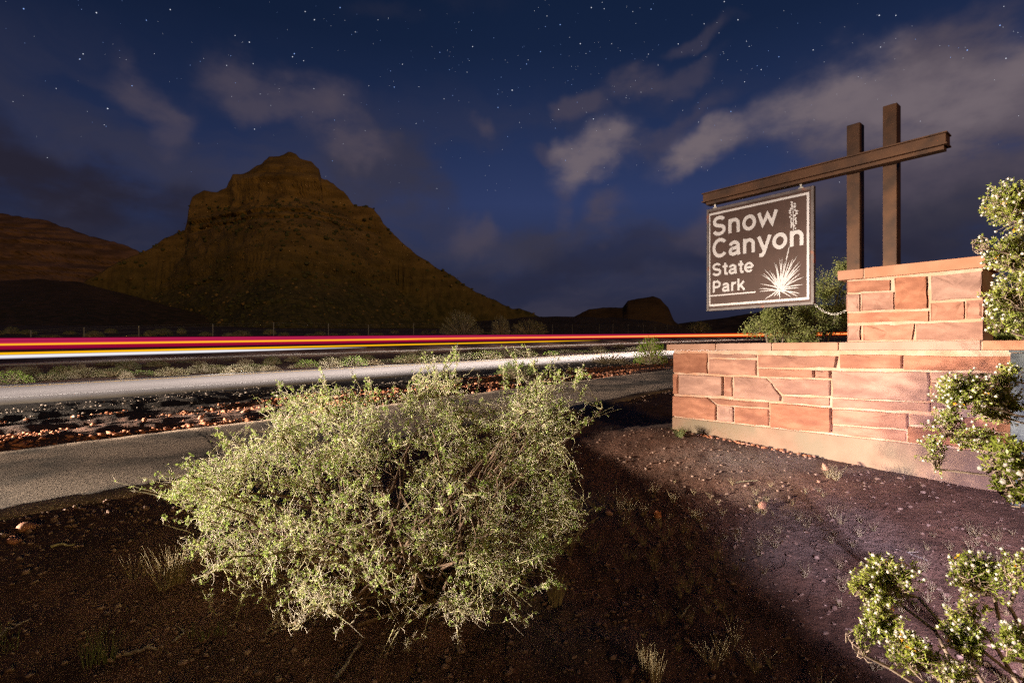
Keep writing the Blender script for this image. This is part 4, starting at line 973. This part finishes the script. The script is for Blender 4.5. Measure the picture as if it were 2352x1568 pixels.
SHORT = {'lime': 'rounded lime green shrub', 'olive': 'dark olive green shrub', 'sage': 'grey green shrub', 'straw': 'dry straw coloured shrub'}
for kk_, (lb_, gr_) in LB.items():
    it = sorted([o for o in COL.objects if o.get('group') == gr_], key=lambda o: o.location.x/o.location.y)
    for k_, o in enumerate(it): o['label'] = SHORT[kk_]+' between the roads, '+ORD[k_]+' of its kind from the left'
shrub_px('lime', 1184, 826, 92, 12.6, 'bright lime green mound shrub on the gravel behind the thorny shrub')
shrub_px('straw', 1186, 852, 90, 12.3, 'dry straw coloured skirt of twigs under the lime mound shrub')
shrub_px('lime', 1496, 772, 72, 12.3, 'leafy yellow green shrub standing at the left end of the stone wall')
shrub_px('straw', 1400, 812, 110, 14.2, 'bleached dry brush lying between the gravel and the near road')
shrub_px('straw', 1505, 815, 46, 12.0, 'dry twiggy shrub tucked under the leafy shrub by the wall end')
shrub_px('sage', 1030, 856, 46, 14.8, 'small grey green shrub at the gravel edge of the near road')
for px, py in ((770, 985), (690, 975), (905, 955)):
    pass
# tree-like shrubs beyond the far road, lit by the passing cars
for px, py, wp, w, lb in ((1060, 718, 92, 84, 'pale grey green bush beyond the light trails, widest of the three'), (1150, 728, 46, 84, 'narrow grey green bush beyond the light trails, beside the widest bush'), (1215, 736, 84, 86, 'brownish low bush beyond the light trails under the far rise')):
    shrub_px('sage', px, py, wp, w, lb)
shrub_px('olive', 1605, 735, 56, 90, 'yellowish bush far off to the left of the tree behind the wall')
for i in range(34):
    px = -10+i*44+rs.uniform(-20, 20); w = rs.uniform(82, 125); x, y = at_w(px, w)
    place('olive', x, y, rs.uniform(1.5, 3.5), rs.uniform(1.2, 2.6), 'dark desert bush on the slope below the butte', 'dark bushes on the slope')

# trees behind the wall
def small_tree(base, blobs, label, seed, nleaf, lsz=.022, mt=None):
    rng = np.random.default_rng(seed); base = np.array(base, float); root = empty('tree', tuple(base), label, 'tree'); S0 = []; S1 = []
    for (px, py, dp, rx, ry) in blobs:
        c = pt(px, py, dp); k = dp/F; hub = c+np.array((0, 0, -ry*k*.5)); mid = (base+hub)/2+rng.normal(size=3)*.12; S0.append(bez(base[None], mid[None], hub[None], 9)[0])
        n = 26; d = rdir(n, rng); tip = c+d*np.array((rx*k, rx*k, ry*k))*rng.uniform(.5, 1.05, (n, 1)); S1.append(wiggle(bez(np.repeat(hub[None], n, 0), (hub+tip)/2+rng.normal(size=tip.shape)*.05, tip, 6), .012, rng))
    P0 = wiggle(np.array(S0), .03, rng); P1 = np.concatenate(S1)
    def rad(P, a, b): return np.repeat(np.linspace(a, b, P.shape[1])[None], len(P), 0)
    v, f = tubes(P0, rad(P0, .045, .014), 6); link('trunk', mesh('trunk', v-base, f, True), M_bark, root)
    v, f = tubes(P1, rad(P1, .010, .003), 4); tag(link('branches', mesh('branches', v-base, f), M_bark, root), kind='stuff')
    nc = nleaf//14; idx = rng.integers(0, len(P1), nc); p, d = along(P1, idx, rng.uniform(.4, 1, nc)); p = np.repeat(p, 14, 0)+rng.normal(size=(nc*14, 3))*.05; n = len(p)
    dl = rdir(n, rng); L = rng.uniform(.5, 1, (n, 1))*lsz; s = np.cross(dl, rdir(n, rng)); s /= np.linalg.norm(s, axis=1, keepdims=True)+1e-9
    v, f = quads(p, dl*L, s*L*.5); tag(link('crown', mesh('crown', v-base, f), mt or M_tree, root), kind='stuff')
small_tree(gp(5.4, 10.2), [(1750,745,10,45,34),(1800,760,10,60,30),(1850,700,10.4,50,50),(1900,650,10.6,34,50),(1900,740,10.2,50,44),(1935,700,10.6,30,60),(1840,765,10,60,24),(1940,620,10.8,18,34),(1770,722,10,24,16)],
  'leafy green tree behind the wall between the hanging sign and the pillar', 61, 21000)
small_tree(gp(8.2, 7.6), [(2300,740,7.6,56,50),(2340,690,7.6,46,60),(2280,690,8.0,22,70),(2320,780,7.5,50,20)],
  'dark tree behind the wall to the right of the pillar', 62, 12000)

# ------------------------------------------------------------------ fence beyond the far road
def fence(name, posts, label, hook):
    pr = []
    for px, top in posts:
        x, y = at_w(px, 79 if not hook else 88); g = Gz(x, y); z = EYE+(806-top)/F*y; pr.append((x, y, g, max(z, g+1.2)))
    root = empty(name, (pr[0][0], pr[0][1], pr[0][2]), label, 'fence'); o0 = np.array(root.location)
    for (x, y, g, z) in pr:
        r = .07
        P = [(x, y, g-.2), (x, y, (g+z)/2), (x, y, z)]
        if hook: P += [(x+.30, y-.1, z+.45)]
        v, f = tubes(np.array([P]), np.full((1, len(P)), r), 5); link('post', mesh('post', v-o0, f, True), M_fpost, root)
    for fr_ in (.35, .6, .85, .98):
        P = np.array([[(x, y, g+(z-g)*fr_) for x, y, g, z in pr]]); v, f = tubes(P, np.full(P.shape[:2], .014), 3); link('wire', mesh('wire', v-o0, f), M_fpost, root)
q = lambda p: p/1.0884
fence('wire_fence', [(q(77), q(825)), (q(210), q(818)), (q(347), q(813)), (q(532), q(809)), (q(684), q(806)), (q(821), q(808)), (q(921), q(811)), (q(1034), q(808)), (q(1160), q(812)), (q(1290), q(814))], 'wire fence on thin straight posts below the butte', False)
fence('wire_fence', [(q(a), q(812)) for a in (1381, 1431, 1498, 1532, 1570, 1608, 1637, 1668, 1698, 1728, 1760)], 'wire fence with hooked post tops near the dark knoll', True)

# ------------------------------------------------------------------ light trails of the passing vehicles
def trail(name, w, t0, t1, h0, h1, mt, label, depth=.12, taper=True, n=60):
    ts = np.linspace(t0, t1, n); v = []; uv = []
    for t in ts:
        a, b = (h0(t) if callable(h0) else h0), (h1(t) if callable(h1) else h1)
        e = min(1, (t1-t)/18+.02) if taper else 1; m_ = (a+b)/2; a = m_+(a-m_)*e; b = m_+(b-m_)*e
        for ww, hh, u in ((w-depth, a, 0), (w-depth, b, 1), (w+depth, b, 1), (w+depth, a, 0)):
            x, y = tw(t, ww); v.append((x, y, plane(t)+hh)); uv.append((t/100, u))
    i = np.arange(n*4).reshape(n, 4); a = i[:-1]; b = np.roll(a, -1, axis=1); c = i[1:]; d = np.roll(c, -1, axis=1)
    f = np.stack([a, c, d, b], -1).reshape(-1, 4); me = mesh(name, v, f); u = me.uv_layers.new(name='UVMap'); li = np.empty(len(me.loops), int); me.loops.foreach_get('vertex_index', li)
    u.data.foreach_set('uv', np.array(uv)[li].astype(np.float32).ravel())
    o = link(name, me, mt); tag(o, label, 'light trail', 'light trails over the far road'); mt.cycles.emission_sampling = 'FRONT_BACK'; return o
E_red = emis('tail_glow', [(0, srgb(60, 4, 24)), (.12, srgb(130, 6, 46)), (.22, srgb(165, 10, 52)), (.32, srgb(128, 8, 46)), (.5, srgb(168, 24, 60)), (.62, srgb(196, 40, 80)), (.72, srgb(150, 18, 62)), (.86, srgb(190, 38, 84)), (.95, srgb(120, 10, 50)), (1, srgb(50, 4, 26))], 1.0)
E_yel = emis('amber_glow', [(0, srgb(240, 90, 20)), (.5, srgb(255, 196, 48)), (1, srgb(240, 90, 20))], 1.2)
E_yel2 = emis('yellow_glow', [(0, srgb(225, 150, 10)), (.5, srgb(252, 200, 20)), (1, srgb(210, 120, 10))], 1.1)
E_whi = emis('head_glow', [(0, srgb(120, 110, 120)), (.5, srgb(240, 240, 248)), (1, srgb(225, 215, 205))], 1.1)
E_org = emis('brake_glow', [(0, srgb(190, 20, 10)), (.3, srgb(250, 110, 20)), (.5, srgb(255, 215, 140)), (.7, srgb(252, 120, 20)), (1, srgb(200, 20, 20))], 1.2)
trail('light_trail', 60.0, -60, 380, 1.16, 2.2, E_red, 'broad crimson band of light over the far road, top of the bundle')
trail('light_trail', 59.6, -60, 360, lambda t: 1.54-.0005*t, lambda t: 1.72+.0014*max(t, 0), E_yel, 'thin amber line running inside the crimson band')
trail('light_trail', 59.4, 45, 400, lambda t: 1.62-.0044*(min(t, 240)-45), lambda t: 1.64+.0040*(min(t, 240)-45), E_org, 'orange white core where the trails brighten towards the tree')
trail('light_trail', 59.2, -60, 95, .80, 1.0, E_yel2, 'yellow line just under the crimson band, fading before the wall')
trail('light_trail', 58.8, -60, 38, lambda t: .46+.002*max(t, 0), .78, E_whi, 'white line lowest in the bundle at its left end')

# ------------------------------------------------------------------ rocks, gravel, grass
def rock_mesh(seed):
    r = np.random.default_rng(seed); v = ICO_V*(1+.30*r.normal(size=(12, 1)))*np.array((1, .8, .62)); return mesh('rock', v, ICO_F)
rocks = [rock_mesh(s) for s in range(6)]
for m_ in rocks: m_.materials.append(M_rock)
prk = []
for me in rocks:
    prk.append(me)
def put_rock(x, y, s, label, group, nm='rock', mt=None):
    o = bpy.data.objects.new(nm, random.choice(prk)); COL.objects.link(o); o.location = (x, y, Gz(x, y)+s*.25); o.scale = (s, s, s*random.uniform(.7, 1.1)); o.rotation_euler = (random.uniform(-.4, .4), random.uniform(-.4, .4), random.uniform(0, 6.28))
    tag(o, label, 'rock', group); return o
for i in range(70):
    t = random.uniform(-2, 24); w = random.choice([9.2, 10.2, 11.2, 12.0])+random.gauss(0, .35); x, y = tw(t, w); put_rock(x, y, random.uniform(.03, .075), 'small reddish rock in the gravel between path and near road', 'reddish rocks in the gravel verge')
for px, py, dp, s in ((1800,1085,0,0),):
    pass
def ground_hit(px, py):
    a = (px-1176)/F; b = (806-py)/F; ys = np.linspace(1.2, 12, 1500); z = EYE+b*ys; g = G(a*ys, ys); k = np.argmax(z < g); return a*ys[k], ys[k]
for px, py, s, lb in ((1690,1008,.028,'dark reddish stone leaning on the wall footing near its left end'), (1895,1078,.05,'pale pointed rock on the dirt in front of the footing'), (1750,1165,.05,'dark rounded rock in the middle of the bare dirt'), (1510,1190,.06,'tall pointed pinkish rock standing in the dirt right of the thorny shrub'),
    (60,1215,.07,'orange rock at the left edge just below the path'), (28,1245,.045,'small orange rock at the left frame edge below the path'), (1880,1108,.02,'small flat stone near the dry tuft by the footing'), (1395,1180,.045,'brown half buried stone beside the thorny shrub')):
    x, y = ground_hit(px, py); o = put_rock(x, y, s, lb, None)
    if 'pointed' in lb: o.scale = (s*.6, s*.6, s*1.5)
for i in range(42):
    s_ = .12+i*.04+random.uniform(-.03, .03); p = wall_pt(s_, .05+abs(random.gauss(0, .03)), 0); put_rock(p.x, p.y, random.uniform(.014, .034), 'broken red stone chip along the foot of the wall', 'stone chips along the wall foot', 'stone_chip')
def scatter(name, n, region, smin, smax, m, seed, flat_=.6):
    rng = np.random.default_rng(seed); P = region(n, rng); x, y = P[:, 0], P[:, 1]; s = smin+(smax-smin)*rng.uniform(size=len(x))**4
    S = np.stack([s, s*rng.uniform(.6, 1, len(x)), s*flat_*rng.uniform(.6, 1.1, len(x))], 1); C = np.stack([x, y, G(x, y)+s*flat_*.3], 1)
    v, f = icos(C, S, .26, rng); o = link(name, mesh(name, v, f), m); tag(o, kind='stuff'); return o
def reg_verge(wa, wb, t0=-6, t1=45, clump=True):
    def fn(n, rng):
        t = rng.uniform(0, 1, n)**1.4*(t1-t0)+t0; w = rng.uniform(wa, wb, n)
        if clump:
            k = fbm(t*.45, w*1.3, oct=3, seed=66); ok = k+rng.normal(size=n)*.12 > .02; t, w = t[ok], w[ok]
        return np.stack([t*DX+w*NX, t*DY+w*NY], 1)
    return fn
scatter('gravel_red', 48000, reg_verge(8.85, 13.2), .012, .058, M_rock, 71)
scatter('gravel_pale', 9000, reg_verge(12.2, 15.3), .012, .045, M_peb, 72)
def reg_fg(n, rng):
    r = rng.uniform(.9, 7.5, n); a = rng.uniform(R(-50), R(50), n); x = r*np.sin(a); y = r*np.cos(a); w = x*NX+y*NY; q = (x-W0.x)*NWv.x+(y-W0.y)*NWv.y; ok = (w < 5.15) & (q > .03); return np.stack([x, y], 1)[ok]
scatter('pebbles', 12000, reg_fg, .003, .024, M_dpeb, 73)
scatter('pebbles', 3500, reg_fg, .003, .012, M_dpeb, 74)
def reg_edge(n, rng):
    t = rng.uniform(-3, 12, n); w = near_edge(t)-np.abs(rng.normal(size=n))*.16-.02; return np.stack([t*DX+w*NX, t*DY+w*NY], 1)
scatter('path_edge_crumbs', 3000, reg_edge, .004, .02, M_dpeb, 75)

def reg_lip(n, rng):
    t = rng.uniform(-4, 3.5, n); w = 5.15-np.abs(rng.normal(size=n))*.42; return np.stack([t*DX+w*NX, t*DY+w*NY], 1)
scatter('lip_stones', 1800, reg_lip, .003, .026, M_dpeb, 76, .9)
def blades(C, n_each, h, spread, rng, wd=.0016):
    N = len(C)*n_each; c = np.repeat(C, n_each, 0); hh = np.repeat(h, n_each)*rng.uniform(.5, 1.1, N); a = rng.uniform(0, 6.283, N); lean = rng.uniform(.05, spread, N)
    b = c+np.stack([np.cos(a), np.sin(a), 0*a], 1)*(hh*.12)[:, None]; e = b+np.stack([np.cos(a)*lean*hh, np.sin(a)*lean*hh, hh], 1); m = (b+e)/2+np.stack([-np.cos(a), -np.sin(a), 0*a], 1)*(hh*lean*.15)[:, None]
    P = bez(b, m, e, 4); return tubes(P, np.repeat(np.array([1, .9, .6, .25])[None]*wd, N, 0), 3)
rngg = np.random.default_rng(81)
def tuft(px, py, h, n, m, label, spread=.5, wd=.0016):
    x, y = ground_hit(px, py); z = Gz(x, y); o = empty('grass_tuft', (x, y, z), label, 'grass tuft')
    C = np.array([[0., 0, 0]])+rngg.normal(size=(5, 3))*np.array((.035, .03, 0)); v, f = blades(C, n//5, np.full(5, h), spread, rngg, wd); tag(link('blades', mesh('blades', v, f), m, o), kind='stuff')
tuft(385, 1345, .24, 110, M_grass, 'pale dry grass tuft left of the thorny shrub', .6, .0018)
tuft(325, 1330, .16, 18, M_grass, 'tiny sparse grass tuft left of the pale dry tuft')
tuft(215, 1530, .17, 45, M_ggrass, 'greenish grass tuft near the lower left corner', .5)
tuft(560, 1300, .2, 70, M_grass, 'dry grass tuft half hidden in the left side of the thorny shrub', .5)
tuft(5, 1500, .14, 20, M_ggrass, 'thin green tuft cut by the left frame edge')
tuft(460, 1470, .09, 40, M_ggrass, 'dark low tuft under the left of the thorny shrub')
tuft(1560, 1004, .13, 90, M_ggrass, 'small green tuft at the left corner of the wall footing', .9, .002)
tuft(1580, 1000, .12, 60, M_stem, 'small brown tuft beside the green tuft at the wall corner', .9, .002)
tuft(1912, 1098, .12, 90, M_grass, 'dry straw tuft on the dirt just in front of the footing', .7)
tuft(1278, 1380, .18, 120, M_grass, 'brown dry tuft at the right foot of the thorny shrub', .4)
tuft(1490, 1560, .15, 60, M_grass, 'dry tuft standing at the bottom edge of the frame', .3)
# sparse dry grass over the bare dirt
n = 420; rr_ = rngg.uniform(1.6, 5.6, n); aa = rngg.uniform(R(3), R(46), n); x = rr_*np.sin(aa); y = rr_*np.cos(aa); qd = (x-W0.x)*NWv.x+(y-W0.y)*NWv.y; w_ = x*NX+y*NY; ok = (qd > .35) & (w_ < 3.2) & (fbm(x*.9, y*.9, oct=2, seed=12) > -.08); x, y = x[ok], y[ok]
C = np.stack([x, y, G(x, y)], 1); v, f = blades(C, 16, rngg.uniform(.03, .13, len(C)), .8, rngg, .0010); tag(link('dry_grass', mesh('dry_grass', v, f), M_grass), kind='stuff')
# litter: fallen twigs
def stick(p0, p1, r, label, mt=M_wood, forks=1, name='stick', arch=.01):
    a = ground_hit(*p0); b = ground_hit(*p1); A_ = np.array((a[0], a[1], Gz(*a)+r)); B_ = np.array((b[0], b[1], Gz(*b)+r)); mid = (A_+B_)/2+np.array((random.gauss(0, .02), random.gauss(0, .02), arch)); P = wiggle(bez(A_[None], mid[None], B_[None], 8), r*.5, rngg)
    parts = [tubes(P, np.linspace(r, r*.45, 8)[None], 6)]
    for k in range(forks):
        s_ = P[0, 4+k]; e_ = s_+(B_-A_)*.28+np.array((random.gauss(0, .05), random.gauss(0, .05), .015)); parts.append(tubes(bez(s_[None], ((s_+e_)/2)[None], e_[None], 5), np.linspace(r*.6, r*.25, 5)[None], 5))
    v, f = merge(parts); o = link(name, mesh(name, v-A_, f, True), mt); o.location = A_; tag(o, label, 'stick')
stick((285, 1505), (365, 1495), .011, 'thick dead stick lying below the left of the thorny shrub')
stick((395, 1480), (418, 1445), .007, 'short dead twig rising from the end of the thick stick')
stick((0, 1465), (75, 1425), .008, 'dead stick at the left frame edge')
stick((120, 1258), (168, 1256), .011, 'bleached stick lying below the path at left', M_twig, 0)
stick((1565, 1420), (1588, 1392), .006, 'small curved white twig in the dark dirt', M_twig, 0)
stick((2130, 1290), (2050, 1262), .006, 'thin dark stick behind the lower right creosote bush')
stick((1690, 1110), (1740, 1104), .005, 'short pale stick on the dirt in front of the wall', M_twig, 0)
stick((770, 1568), (830, 1480), .012, 'pale dead branch on the dirt below the thorny shrub', M_wood)
